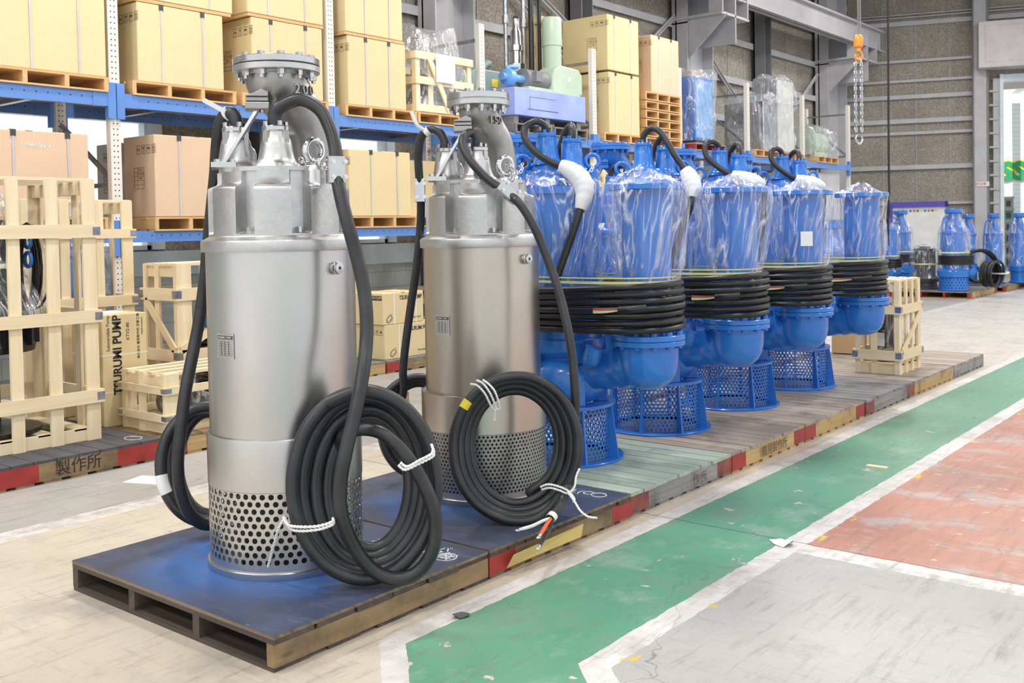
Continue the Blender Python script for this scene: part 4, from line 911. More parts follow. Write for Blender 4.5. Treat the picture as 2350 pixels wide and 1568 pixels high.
# chalk and stencil writing on pallets
def writing(parent_lab, nm, items, mat):
    par = [x for x in COL.objects if x.get('label') == parent_lab][0]; m = MB(); inv = T_(-Vector(par.location))
    for txt, size, M_ in items: m.text(txt, size, inv @ M_, .001)
    return m.build(nm, mat, par)
flat = lambda x, y, a: T_((x, y, .1240)) @ RZ(a)
M_ = writing('nearest floor pallet with a navy plywood top under the nearest steel pump', 'chalk_writing', [('名古屋 取修', .085, flat(-3.02, 3.03, .0)), ('ツバ', .06, flat(-2.93, 3.08, .3))], 'chalk')
def chalk_ring(parlab, x, y, rx, ry, cross=False):
    par = [q for q in COL.objects if q.get('label') == parlab][0]; m = MB()
    pts = [(x+rx*math.cos(a), y+ry*math.sin(a), .1245) for a in [2*PI*k/24 for k in range(24)]]
    m.tube(pts, .0028, 5, closed=True, M=T_(-Vector(par.location)))
    if cross:
        for s_ in (1, -1): m.beam((x-rx*.6, y-ry*.6*s_, .1245), (x+rx*.6, y+ry*.6*s_, .1245), .006, .001); 
        for vi in range(len(m.v)-16, len(m.v)): m.v[vi] = tuple(Vector(m.v[vi])-Vector(par.location))
    return m.build('chalk_ring', 'chalk', par)
chalk_ring('nearest floor pallet with a navy plywood top under the nearest steel pump', -2.83, 3.02, .045, .045, True)
chalk_ring('nearest floor pallet with a navy plywood top under the nearest steel pump', -3.10, 2.98, .13, .07)
chalk_ring('floor pallet with a navy plywood top and red ends under the second steel pump', -2.86, 4.18, .04, .035)
writing('floor pallet with a navy plywood top and red ends under the second steel pump', 'chalk_writing', [('90CFL(C', .08, flat(-3.05, 4.17, .1))], 'chalk')
side = lambda y, x=-2.742: frame((x, y, .062), (0, 1, 0), (0, 0, 1))
sx_ = PX1+.0135
writing('brown plank floor pallet with red ends beyond the pale green one', 'stencilled_writing', [('鶴見製作所', .075, side(5.95, sx_))], 'ink_soft')
writing('floor pallet with pale green planks in the aisle row', 'stencilled_writing', [('作 所', .07, side(4.98, sx_))], 'ink_soft')
# left row
lrow = [(1.40, 1.12, ('old_black', 'old_side'), True, 'black plank floor pallet with red ends at the left edge nearest the camera'),
        (2.55, 1.11, ('old_black', 'old_side'), True, 'black plank floor pallet with red ends under the big slatted crate')]
for y0, L, mats, red, lab in lrow:
    p = make_pallet('floor_pallet', lab, 'pallet', 1.33, L-.01, mats, h=.14, nst=4, along='y', nb=8, gap=.006, redends=red, redlen=.30, group='left row of floor pallets')
    p.location = (-6.62, y0+L/2, 0)
writing('black plank floor pallet with red ends under the big slatted crate', 'stencilled_writing', [('製作所', .10, frame((-5.9535, 3.10, .07), (0, 1, 0), (0, 0, 1)))], 'ink')
chalk_ring('black plank floor pallet with red ends under the big slatted crate', -6.1, 3.55, .07, .05).location.z = .018
for (x, y0, dx, L, mats, red, lab) in ((-6.62, 3.68, 1.33, 1.15, ('old_side', 'pallet_yellow'), True, 'brown floor pallet with a red end under the low slatted crate'),
                       (-7.6, 4.2, .9, 1.3, ('old_brown', 'old_side'), False, 'brown floor pallet under the tall slatted crate in the left row'),
                       (-8.2, 6.1, 1.33, 1.1, ('old_grey', 'pallet_yellow'), False, 'floor pallet with grey top seen between the two steel pumps'),
                       (-8.2, 7.22, 1.33, 1.2, ('old_grey', 'old_side'), True, 'floor pallet with a red end under the stacked small cartons'),
                       (-8.2, 8.45, 1.33, 1.2, ('old_brown', 'old_side'), False, 'floor pallet behind the second steel pump'),
                       (-4.86, 5.9, 1.33, 1.15, ('old_brown', 'pallet_yellow'), True, 'floor pallet under the nearest tall blue pump of the back row'),
                       (-4.86, 7.06, 1.33, 1.15, ('old_brown', 'pallet_yellow'), True, 'floor pallet under the second tall blue pump of the back row'),
                       (-4.86, 8.22, 1.33, 1.15, ('old_brown', 'pallet_yellow'), False, 'floor pallet under the third tall blue pump of the back row'),
                       (-4.86, 9.38, 1.33, 1.15, ('old_brown', 'pallet_yellow'), True, 'floor pallet under the fourth tall blue pump of the back row'),
                       (-5.9, 19.85, 1.33, 2.0, ('old_grey', 'pallet_yellow'), True, 'far floor pallet with red ends under a bagged blue pump'),
                       (-7.4, 19.7, 1.5, 1.5, ('old_grey', 'pallet_yellow'), True, 'far floor pallet with a red end under the wide bagged pumps'),
                       (-5.8, 22.0, 1.33, 1.35, ('old_grey', 'pallet_yellow'), True, 'farthest floor pallet with a red end under two bagged blue pumps'),
                       (-4.6, 23.5, 1.33, 1.3, ('old_grey', 'pallet_yellow'), False, 'far floor pallet at the right edge carrying cable coils')):
    p = make_pallet('floor_pallet', lab, 'pallet', dx, L-.01, mats, h=.13, nst=4, along='y', nb=8, gap=.01, redends=red, group='floor pallets behind')
    p.location = (x, y0+L/2, 0)
# ---------------------------------------------------------------- tall discharge pumps (steel, and blue ones behind)
def lerp(a, b, t): return a+(b-a)*t
def sstep(a, b, x):
    t = max(0, min(1, (x-a)/(b-a))); return t*t*(3-2*t)
def head_mesh(s=1.0, dz=0., off=17, nth=360):
    """cast head with pockets between square blocks, raised columns for the lifting eyes"""
    m = MB()
    zs = [1.452, 1.458, 1.466, 1.474, 1.478, 1.50, 1.55, 1.60, 1.635, 1.645, 1.652, 1.658, 1.664, 1.672, 1.69, 1.714]
    vs = []
    for z in zs:
        for i in range(nth):
            a = 360*i/nth                       # -90 faces the camera
            th = (a+90+180) % 360-180           # 0 at the camera, + to the right
            p = (th-off+22.5) % 45-22.5         # distance from pocket centre
            pk = 1-sstep(6.3, 8.0, abs(p)); pk *= sstep(1.466, 1.476, z)
            blk = 1-sstep(1.648, 1.668, z)
            r = lerp(.246, .285, blk)
            r = lerp(r, .226, pk)
            r += .004*math.cos(math.radians(p*8))*(1-pk)*0
            cl = max(1-sstep(6, 12, abs(th-(off+23))), 1-sstep(6, 12, abs((th-(off+23)+360) % 360-180)))
            r = max(r, lerp(.22, .283, cl)) if cl > 0.02 else r
            if z > 1.667 and cl < .5:
                lb = max(0, math.cos(math.radians((th+8)*3)))**6; r += .012*lb
            if z < 1.47: r = lerp(r, .285, .9)
            vs.append((r*s*math.cos(math.radians(a)), r*s*math.sin(math.radians(a)), z+dz))
    n = nth; fs = [(j*n+i, j*n+(i+1) % n, (j+1)*n+(i+1) % n, (j+1)*n+i) for j in range(len(zs)-1) for i in range(n)]
    m.add(vs, fs, None, True); m.add(vs[-n:], [tuple(range(n))], None, False)
    return m
def plate_mesh(s, dz):
    m = MB(); pts = []
    for i in range(180):
        a = 2*PI*i/180; th = (math.degrees(a)+90+180) % 360-180
        r = .240+.012*max(0, math.cos(math.radians(th*6)))**3
        pts.append((r*s*math.cos(a), r*s*math.sin(a)))
    m.prism(pts, 1.714+dz, 1.731+dz); return m
def gland(parent, x, y, z0, ztop, mats, k=1.):
    m = MB(); h = ztop-z0
    m.lathe([(.098*k, 0), (.095*k, .008), (.080*k, .020), (.072*k, .036), (.066*k, .065), (.062*k, h*.55), (.058*k, h*.66), (.050*k, h*.76), (.049*k, h-.022)], 32, T_((x, y, z0)))
    for a in (PI/4, 3*PI/4, -PI/4, -3*PI/4): m.box(-.012*k, .012*k, -.012, .0, h*.55, h-.022, T_((x, y, z0)) @ RZ(a) @ T_((0, -.048*k, 0)))
    g = m.build('cable_gland', mats['cast'], parent)
    m = MB(); m.lathe([(.052*k, 0), (.055*k, .004), (.055*k, .018), (.052*k, .022)], 32, T_((x, y, ztop-.022)))
    for a in (.4, 1.97, 3.54, 5.1): m.hexbolt(x+.043*k*math.cos(a), y+.043*k*math.sin(a), ztop, .010, .018)
    m.build('gland_cap', mats['machined'], g)
def eye_bolt(parent, x, y, z, mats, R=.043, r=.0135, rot=0., name='eye_bolt'):
    m = MB(); A = T_((x, y, z)) @ RZ(rot)
    m.lathe([(.028, 0), (.028, .018), (.020, .028)], 20, A); m.torus(R, r, 32, 12, A @ T_((0, 0, .028+R)) @ RX(PI/2))
    return m.build(name, mats['chrome'], parent)
def chain(parent, pts, r=.0045, L=.024, mat='chrome'):
    P = smooth_path([Vector(p) for p in pts], 12); out = [P[0]]; acc = 0
    m = MB(); k = 0
    for i in range(1, len(P)):
        acc += (P[i]-P[i-1]).length
        if acc >= L*.72:
            d = (P[i]-out[-1]).normalized(); mid = (P[i]+out[-1])/2; out.append(P[i]); acc = 0
            q = d.to_track_quat('X', 'Z').to_matrix().to_4x4(); A = T_(mid) @ q @ RX(PI/2*(k % 2)+.3)
            pp = [(math.cos(a)*.0075+(L*.25 if math.cos(a) > 0 else -L*.25), math.sin(a)*.0085, 0) for a in [2*PI*j/12+.01 for j in range(12)]]
            m.tube(pp, r*.62, 6, closed=True, M=A); k += 1
    return m.build('lifting_chain', mat, parent)
STEEL = dict(cast='cast', casting='cast', dark='cast_dark', sheet='sheet', machined='machined', chrome='chrome', strainer='sheet')
def tall_pump(name, label, cat, loc, rz, mats, s=1., dz=0., group=None, rb=.301, rs=.3115, perf=(57, 10, .0112, 12), perfz=(.182, .462), fl_r=.176, pipe=(.100, .127), zf=(2.123, 2.149, 2.153, 2.180), off_pipe=(.136, .10), size='200', detail=True, plug=None, pocket=17):
    t = thing(name, label, cat, loc, rz, group)
    zb = .123-loc[2]*0
    # base and strainer
    m = MB(); m.lathe([(rs-.004, .123), (rs+.009, .123), (rs+.010, .125), (rs+.010, .149), (rs+.008, .1515), (rs, .152), (rs, perfz[0]-.002)], 72, cap=False); m.lathe([(0.02, .1235), (rs, .1235)], 48, cap=False); m.build('base_ring', mats['sheet'], t)
    m = MB(); m.perf(rs, perfz[0]-.004, perfz[1], perf[0], perf[1], perf[2], perf[3]); m.build('strainer', mats['strainer'], t, sharp=60, solid=.004)
    m = MB(); m.lathe([(rs*.6, .13), (rs*.6, .5)], 32, cap=False); m.build('inner_volute', 'dark', t)
    m = MB(); m.lathe([(rs, perfz[1]), (rs+.002, perfz[1]+.002), (rs+.003, .655), (rs+.001, .666+dz), (rs-.004, .668+dz), (rb-.002, .660+dz)], 96, cap=False); m.build('skirt', mats['sheet'], t)
    # motor casing
    m = MB(); m.lathe([(rb, .64), (rb, 1.396+dz)], 96, cap=False); m.build('motor_casing', mats['sheet'], t)
    zc = 1.396+dz
    m = MB(); m.lathe([(rb-.002, zc), (.317*s, zc), (.3185*s, zc+.004), (.3185*s, zc+.040), (.316*s, zc+.045), (.300*s, zc+.053), (.287*s, zc+.060), (.283*s, zc+.066)], 96, cap=False); m.build('collar', mats['cast'], t)
    head_mesh(s, dz, pocket).build('motor_head', mats['cast'], t, sharp=50)
    if detail:
        for k in range(8): m = MB(); th = math.radians(pocket+45*k-90); m.hexbolt(.252*s*math.cos(th), .252*s*math.sin(th), 1.470+dz, .011, .022); m.build('pocket_bolt', mats['machined'], t)
    plate_mesh(s, dz).build('head_plate', mats['cast'], t)
    for k in range(6): m = MB(); a = math.radians(60*k-90); m.hexbolt(.238*s*math.cos(a), .238*s*math.sin(a), 1.731+dz, .010, .011); m.build('plate_bolt', mats['machined'], t)
    # columns and eye bolts
    for e in (0, 180):
        th = math.radians(pocket+23+e-90); x, y = .215*s*math.cos(th), .215*s*math.sin(th)
        m = MB(); m.lathe([(.060, 0), (.056, .25), (.046, .275), (.0, .28)], 28, T_((x, y, 1.46+dz))); m.build('lifting_lug', mats['cast'], t)
        eye_bolt(t, x, y, 1.724+dz, mats, rot=math.radians(38))
    # glands
    gland(t, -.008, -.145*s, 1.729+dz, 1.894+dz, mats); gland(t, -.168*s, -.03, 1.729+dz, 1.900+dz, mats)
    # discharge bend: rises at the right rear, swings over to the pump axis
    ox, oy = off_pipe; r0, r1 = pipe; zt = zf[0]
    P = [(ox, oy, 1.70+dz), (ox, oy, 1.78+dz), (ox*.98, oy*.96, 1.85+dz), (ox*.82, oy*.8, 1.93+dz), (ox*.45, oy*.45, 2.00+dz), (ox*.14, oy*.15, 2.055+dz*.5), (0, 0, zt-.03), (0, 0, zt)]
    n_ = len(smooth_path([Vector(p) for p in P], 6)); rr = [lerp(r0, r1, sstep(.35, .95, i/(n_-1))) for i in range(n_)]
    m = MB(); m.tube(P, rr, 40, sub=6)
    m.lathe([(r0*1.35, 0), (r0*1.32, .012), (r0*1.08, .03)], 36, T_((ox, oy, 1.729+dz)))
    bend = m.build('discharge_bend', mats['dark'], t)
    if size:
        m = MB(); th = math.radians(-90+40)
        for k, ch in enumerate(size):
            a = th+(k-1)*.30; x = ox*.22+math.cos(a)*(r1*.985); y = oy*.22+math.sin(a)*(r1*.985)
            m.text(ch, .056, frame((x, y, zt-.075), (-math.sin(a), math.cos(a), -.04), (math.cos(a)*-.10, math.sin(a)*-.10, 1)), .012)
        m.build('cast_number', mats['dark'], bend)
    # support block and strut
    m = MB(); m.box(-.122, -.035, -.125, -.03, 1.996+dz*.5, 2.014+dz*.5); m.prism([(-.122, 0), (-.035, 0), (-.035, .018), (-.06, .030), (-.10, .010), (-.122, .008)], -.02, .06, frame((0, -.08, 2.014+dz*.5), (1, 0, 0), (0, 0, 1))); m.box(-.126, -.032, -.13, -.025, 1.965+dz*.5, 1.993+dz*.5)
    m.build('support_block', mats['dark'], bend, bevel=.003)
    m = MB(); m.beam((-.078, -.09, 1.965+dz*.5), (-.212, -.11, 1.745+dz), .038, .012, (1, 0, .6)); m.build('strut', mats['machined'], t)
    m = MB(); m.hexbolt(-.06, -.10, 1.966+dz*.5, .012, .014, -1); m.build('strut_bolt', mats['machined'], t)
    m = MB(); m.box(-.26, -.165, -.155, -.06, 1.731+dz, 1.752+dz); m.hexbolt(-.24, -.12, 1.751+dz, .012, .014); m.hexbolt(-.18, -.12, 1.751+dz, .012, .014); m.build('strut_foot', mats['machined'], t)
    # flanges
    m = MB(); m.lathe([(r1, zf[0]-.012), (r1+.012, zf[0]), (fl_r-.003, zf[0]), (fl_r, zf[0]+.003), (fl_r, zf[1]-.002), (fl_r-.002, zf[1])], 80); lf = m.build('lower_flange', mats['cast'], t)
    m = MB(); m.lathe([(fl_r-.006, zf[1]), (fl_r-.006, zf[2])], 60); m.build('gasket', 'black' if mats is STEEL else mats['cast'], t)
    m = MB(); m.lathe([(fl_r-.002, zf[2]), (fl_r, zf[2]+.002), (fl_r, zf[3]-.002), (fl_r-.003, zf[3])], 80); m.lathe([(fl_r*.62, zf[3]), (fl_r*.62, zf[3]+.006), (fl_r*.6, zf[3]+.007)], 48); m.build('blind_flange', mats['machined'], t)
    nb = 12 if size != '150' else 8
    for k in range(12):
        a = 2*PI*k/12+.12; x, y = (fl_r-.026)*math.cos(a), (fl_r-.026)*math.sin(a)
        m = MB(); m.hexbolt(x, y, zf[3], .0155, .014); m.build('flange_bolt', mats['machined'], t)
        m = MB(); m.hexbolt(x, y, zf[0], .0155, .021, -1); m.cyl((x, y, zf[0]-.034), (x, y, zf[0]-.02), .0085, 10); m.build('flange_nut', mats['machined'], t)
    if plug:
        a, z = plug; x, y = rb*math.cos(a), rb*math.sin(a); m = MB(); A = T_((x, y, z)) @ RZ(a) @ RY(PI/2)
        m.lathe([(.026, 0), (.026, .016), (.022, .018), (.022, .030), (.010, .031)], 28, A); m.build('casing_plug', mats['machined'], t)
        m = MB(); m.lathe([(.007, .0318), (.0, .0322)], 12, A); m.build('plug_socket', 'black', t)
    return t
def nameplate(t, a, z, r, w=.095, h=.098):
    """slightly curved riveted plate with a dark header"""
    m = MB(); n = 6; vs = []
    def patch(w0, w1, z0, z1, rr):
        vs = []; 
        for i in range(n+1):
            b = a+lerp(w0, w1, i/n)/r
            for zz in (z0, z1):
                for q in (rr, rr+.0012): vs.append((q*math.cos(b), q*math.sin(b), zz))
        fs = []
        for i in range(n):
            k = i*4; fs += [(k+1, k+5, k+7, k+3), (k, k+2, k+6, k+4), (k+2, k+3, k+7, k+6), (k, k+4, k+5, k+1)]
        fs += [(0, 1, 3, 2), (n*4, n*4+2, n*4+3, n*4+1)]
        m.add(vs, fs, None, True)
    patch(-w/2, w/2, z-h/2, z+h/2, r+.0015); p = m.build('nameplate', 'plate', t)
    m = MB(); patch(-w/2+.006, w/2-.006, z+h/2-.022, z+h/2-.008, r+.003)
    for k in range(7): patch(-w/2+.008, w/2-.008, z+h/2-.032-k*.009, z+h/2-.0312-k*.009, r+.003)
    for x in (-w*.22, 0, w*.22): patch(x, x+.0008, z-h/2+.012, z+h/2-.03, r+.003)
    m.build('nameplate_print', 'ink_soft', p)
    m = MB()
    for i, ch in enumerate('TSURUMI PUMP'):
        b = a+(-.036+i*.0062)/r; m.text(ch, .0085, frame(((r+.0045)*math.cos(b), (r+.0045)*math.sin(b), z+h/2-.015), (-math.sin(b), math.cos(b), 0), (0, 0, 1)), .0006)
    m.build('nameplate_lettering', 'white', p)
    for sx in (-1, 1):
        for sz in (-1, 1):
            m = MB(); b = a+sx*(w/2-.005)/r; m.cyl(((r)*math.cos(b), (r)*math.sin(b), z+sz*(h/2-.005)), ((r+.005)*math.cos(b), (r+.005)*math.sin(b), z+sz*(h/2-.005)), .0028, 8); m.build('rivet', 'chrome', p)
def local_pts(t, pts):
    inv = (T_(Vector(t.location)) @ RZ(t.rotation_euler[2])).inverted(); return [inv @ Vector(p) for p in pts]
def cable(t, key, r, mat='rubber', sub=6, name='power_cable'):
    m = MB(); m.tube(local_pts(t, PTS[key]), r, 16, sub=sub); return m.build(name, mat, t)
def rope(t, par, keys, r=.0048):
    for k in keys:
        m = MB(); P = smooth_path(local_pts(t, PTS[k]), 14)
        for ph in (0, PI):       # two-ply twist
            Q = []
            for i, p in enumerate(P):
                tn = (P[min(i+1, len(P)-1)]-P[max(i-1, 0)]).normalized(); a = tn.orthogonal().normalized(); b = tn.cross(a); an = ph+i*.9
                Q.append(p+(a*math.cos(an)+b*math.sin(an))*r*.55)
            m.tube(Q, r*.72, 6)
        m.build('rope_tie', 'rope', par)
def clampset(t, P, d, w=.05, h=.10, rz=0, tilt=0):
    """bolted steel clamp plates gripping the cable"""
    A = T_(local_pts(t, [P])[0]) @ RZ(rz) @ RY(tilt)
    m = MB(); m.box(-w/2-.006, w/2+.006, -d-.008, -d+.002, -h/2, h/2, A); m.box(-w/2-.006, w/2+.006, d-.002, d+.008, -h/2, h/2, A); m.box(-w/2-.008, -w/2, -d, d, -h/2, h/2, A)
    o = m.build('cable_clamp', 'machined', t, bevel=.002); m = MB()
    for z in (-h*.28, h*.28):
        for x in (-w*.32, w*.62): m.cyl(A @ Vector((x, -d-.024, z)), A @ Vector((x, d+.02, z)), .0055, 10); m.cyl(A @ Vector((x, -d-.016, z)), A @ Vector((x, -d-.008, z)), .010, 6, smooth=False)
    m.build('clamp_bolt', 'chrome', o)
def band(t, par, key, i, r, L, mat, name='cable_band'):
    """coloured sleeve round the cable near smoothed point index i"""
    P = smooth_path(local_pts(t, PTS[key]), 12); m = MB(); acc = 0; Q = [P[i]]
    while acc < L and i+1 < len(P): acc += (P[i+1]-P[i]).length; i += 1; Q.append(P[i])
    m.tube(Q, r, 16); return m.build(name, mat, par)

VA1 = math.atan2(-3.387, 2.656); RZ1 = -VA1
VA2 = math.atan2(-3.394, 3.931); RZ2 = -VA2
p1 = tall_pump('stainless_pump', 'nearest tall stainless steel pump with 200 cast on its top bend', 'pump', (-3.387, 2.656, 0), RZ1, STEEL, group='stainless steel pumps', plug=(math.radians(-90+43), 1.325))
p1.location = (-3.387, 2.656, 0)
nameplate(p1, math.radians(-90-47), 1.03, .301)
c = cable(p1, 'cable_a1', .0265); clampset(p1, PTS['clamp_p1'], .029, .05, .105, .15)
rope(p1, c, ['rope_p1_left', 'rope_p1_left2', 'rope_p1_tail', 'rope_p1_right', 'rope_p1_right2'])
c = cable(p1, 'cable_b1', .0265)
m = MB(); q = local_pts(p1, [(0, 0, 0)]+PTS['tag_p1']); a_, b_, c_ = q[1], q[2], q[3]
m.beam(a_, b_, .019, .0015, (0, 1, .2)); m.build('paper_tag', 'white', c)
m = MB(); P_ = local_pts(p1, PTS['cable_b1'][2:5]); m.tube(smooth_path([Vector(v) for v in P_], 6)[4:7], .0285, 16); m.build('tag_loop', 'white', c)
chain(p1, [local_pts(p1, [PTS['clamp_p1']])[0]+Vector((-.03, -.03, .0)), (.15, -.20, 1.738), (.10, -.19, 1.745), (.08, -.17, 1.77)])
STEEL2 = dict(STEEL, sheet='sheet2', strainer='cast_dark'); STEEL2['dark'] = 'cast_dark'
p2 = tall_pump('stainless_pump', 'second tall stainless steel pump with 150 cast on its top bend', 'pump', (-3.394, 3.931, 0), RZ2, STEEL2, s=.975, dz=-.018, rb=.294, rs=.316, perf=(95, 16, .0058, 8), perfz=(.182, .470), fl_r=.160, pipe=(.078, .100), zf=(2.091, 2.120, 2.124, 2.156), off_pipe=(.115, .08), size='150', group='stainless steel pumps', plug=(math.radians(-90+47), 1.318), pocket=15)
nameplate(p2, math.radians(-90-42), 1.0, .294)
c = cable(p2, 'cable_a2', .0215); clampset(p2, PTS['clamp_p2'], .024, .045, .125, .3, math.radians(-52))
rope(p2, c, ['rope_p2_top', 'rope_p2_top2', 'rope_p2_top3', 'rope_p2_low', 'rope_p2_low2', 'rope_p2_low3'], .0045)
m = MB(); m.tube(local_pts(p2, PTS['cable_a2'][-2:]), .0235, 16); 
for nm, k, mt, r_ in (('white_lead', 'lead_white', 'white', .0075), ('red_lead', 'lead_red', 'orange_red', .0085), ('black_lead', 'lead_black', 'rubber', .0075)):
    L_ = local_pts(p2, PTS[k]); mm = MB(); mm.tube(L_, r_, 10, sub=5); ld = mm.build(nm, mt, c)
    mm = MB(); d_ = (L_[-1]-L_[-2]).normalized(); mm.cyl(L_[-1]-d_*.004, L_[-1]+d_*.018, .007, 10); mm.torus(.008, .003, 14, 6, T_(L_[-1]+d_*.026)); mm.build('cable_lug', 'copper', c)
mm = MB(); P_ = [Vector(v) for v in local_pts(p2, PTS['cable_a2'][-2:])]; mm.tube([P_[0].lerp(P_[1], .55), P_[0].lerp(P_[1], .95)], .0235, 16); mm.build('white_sleeve', 'white', c)
c = cable(p2, 'cable_b2', .0215); clampset(p2, PTS['clamp_p2b'], .024, .04, .12, 0)
mm = MB(); P_ = [Vector(v) for v in local_pts(p2, PTS['cable_b2'][3:6])]; sp_ = smooth_path(P_, 6); mm.tube(sp_[0:4], .0232, 16); e_ = sp_[2]; mm.tube([e_, e_+Vector((-.045, -.03, .03)), e_+Vector((-.075, -.04, .10))], .010, 8, sub=5); mm.build('paper_tag', 'white', c)
chain(p2, [local_pts(p2, [PTS['clamp_p2']])[0]+Vector((.02, -.02, .05)), (.17, -.17, 1.74), (.155, -.16, 1.78), (.135, -.15, 1.79)])
# markings on the left coil of the nearest pump
P_ = smooth_path(local_pts(p1, PTS['cable_b1']), 12)
def near_index(px_w): 
    best = min(range(len(P_)), key=lambda i: (P_[i]-px_w).length); return best
i0 = near_index(local_pts(p1, [PTS['mark_w']])[0]); cb1 = [x for x in p1.children if x.name.startswith('power_cable')][1]
band(p1, cb1, 'cable_b1', max(0, i0-4), .0275, .085, 'white', 'white_sleeve'); 
P_ = smooth_path(local_pts(p2, PTS['cable_a2']), 12); i1 = near_index(local_pts(p2, [PTS['mark_y']])[0])
band(p2, [x for x in p2.children if x.name.startswith('power_cable')][0], 'cable_a2', i1, .0225, .03, 'yellow_tape', 'yellow_tape_band')
# ---------------------------------------------------------------- blue pumps of the front row
BLUE = dict(cast='blue', casting='blue', dark='blue', sheet='blue', machined='blue', chrome='blue', strainer='blue')
def oval(cx, cy, a, b, z, n=40, ph=0., p=2.6):
    out = []
    for i in range(n):
        t = 2*PI*i/n+ph; c_, s_ = math.cos(t), math.sin(t); k = (abs(c_)**p+abs(s_)**p)**(-1/p)
        out.append((cx+a*k*c_, cy+b*k*s_, z))
    return out
def film_sleeve(prof, seed, amp=.02, n=72, cx=0., cy=0., pleat=0.):
    """loose sleeve following (radius, z) rings; folds grow downwards"""
    m = MB(); vs = []; P = []
    for j in range(len(prof)-1):
        (r0, z0), (r1, z1) = prof[j], prof[j+1]; k = max(1, int(abs(z1-z0)/.03+abs(r1-r0)/.03))
        for i in range(k): P.append((lerp(r0, r1, i/k), lerp(z0, z1, i/k)))
    P.append(prof[-1])
    for r, z in P:
        for i in range(n):
            a = 2*PI*i/n; x, y = math.cos(a), math.sin(a)
            d = noise.noise(Vector((x*1.7+seed, y*1.7, z*1.6)))*amp*2.4+noise.noise(Vector((x*6+seed+z*2, y*6-z*2, z*1.5)))*amp*1.1+pleat*math.sin(a*14+z*3+seed)
            rr = max(.02, r+d*min(1, r/.1)); vs.append((cx+rr*x, cy+rr*y, z+(d*.5 if r < .18 else 0)))
    k = len(P); fs = [(j*n+i, j*n+(i+1) % n, (j+1)*n+(i+1) % n, (j+1)*n+i) for j in range(k-1) for i in range(n)]
    m.add(vs, fs, None, True); return m
U_LAB = ['nearest of the four blue pumps with a film wrapped column, behind the second steel pump', 'second of the four blue pumps with film wrapped columns', 'third of the four blue pumps with film wrapped columns, white tag on its film', 'farthest of the four blue pumps with film wrapped columns, beside the small crate']
def volute_pump(var):
    t = thing('blue_volute_pump', U_LAB[0], 'pump', (-3.54, 4.80, 0), 0, 'blue pumps with film wrapped columns')
    # base: ring, perforated screen, tapered ribs, top ring
    m = MB(); m.lathe([(.29, .123), (.360, .123), (.362, .127), (.362, .134), (.358, .138), (.29, .138)], 80, cap=False)
    for k in range(8): a = 2*PI*(k+.5)/8; m.cyl((.335*math.cos(a), .335*math.sin(a), .138), (.335*math.cos(a), .335*math.sin(a), .1386), .010, 12)
    m.build('base_ring', 'blue', t)
    m = MB(); m.perf(.295, .145, .435, 64, 12, .0112, 12); m.build('screen', 'blue', t, sharp=60, solid=.003)
    for k in range(8):
        a = 2*PI*k/8+.25; m = MB(); m.prism([(.288, 0), (.352, 0), (.313, .30), (.288, .30)], -.0045, .0045, RZ(a) @ T_((0, 0, .138)) @ RX(PI/2)); m.build('base_rib', 'blue', t)
    m = MB(); m.lathe([(.20, .436), (.318, .436), (.318, .454), (.20, .454)], 72, cap=False); m.build('screen_top_ring', 'blue', t)
    # volute
    m = MB(); m.lathe([(.19, .454), (.225, .47), (.262, .52), (.275, .58), (.262, .65), (.225, .70), (.20, .715), (.225, .74), (.255, .76), (.262, .80), (.262, .83), (.238, .835)], 72)
    for k in range(6): a = 2*PI*k/6+.5; m.box(.17, .275, -.035, .035, .454, .60, RZ(a)); m.box(.215, .275, -.028, .028, .70, .83, RZ(a))
    vo = m.build('volute', 'blue', t, bevel=.004)
    m = MB()
    for k in range(6): a = 2*PI*k/6+.5; m.hexbolt(.247*math.cos(a), .247*math.sin(a), .83, .014, .018)
    m.build('volute_bolt', 'blue', vo)
    # discharge elbow and flanges
    P = [(.15, -.02, .60), (.30, -.01, .62), (.45, 0, .66), (.56, 0, .715), (.60, 0, .78), (.60, 0, .822)]
    m = MB()
    # swollen bowl like elbow
    m.lathe([(.0, .565), (.05, .569), (.10, .587), (.135, .62), (.155, .66), (.165, .71), (.168, .76), (.168, .822)], 48, T_((.60, 0, 0)), cap=False)
    m.tube([(.10, -.02, .62), (.25, -.01, .645), (.40, 0, .675), (.52, 0, .71), (.60, 0, .74)], [.10, .105, .115, .13, .14, .145], 32, sub=5)
    m.build('discharge_elbow', 'blue', t)
    m = MB(); m.lathe([(.16, .818), (.205, .818), (.206, .842), (.203, .845)], 64, T_((.60, 0, 0))); m.lathe([(.203, .847), (.206, .849), (.206, .874), (.203, .877)], 64, T_((.60, 0, 0)))
    fl = m.build('elbow_flange', 'blue', t)
    for k in range(12):
        a = 2*PI*k/12+.2; m = MB(); m.hexbolt(.60+.18*math.cos(a), .18*math.sin(a), .877, .0165, .018); m.build('flange_bolt', 'blue', fl); m = MB(); m.hexbolt(.60+.18*math.cos(a), .18*math.sin(a), .818, .0165, .016, -1); m.build('flange_nut', 'blue', fl)
    m = MB(); m.tube([(.36, -.17, .80), (.34, -.17, .745), (.30, -.13, .72)], .052, 16, sub=5); m.build('drain_spout', 'blue', t)
    # column and its cover plate
    m = MB(); m.lathe([(.136, .877), (.136, 1.665)], 64, T_((.60, 0, 0)), cap=False); m.build('discharge_column', 'blue', t)
    m = MB(); m.lathe([(.136, 1.665), (.203, 1.665), (.206, 1.668), (.206, 1.694), (.203, 1.697)], 64, T_((.60, 0, 0))); m.build('cover_plate', 'blue', t)
    # motor
    m = MB(); m.lathe([(.236, .82), (.236, 1.66), (.257, 1.662), (.258, 1.70), (.22, 1.705)], 80); m.build('motor_casing', 'blue', t)
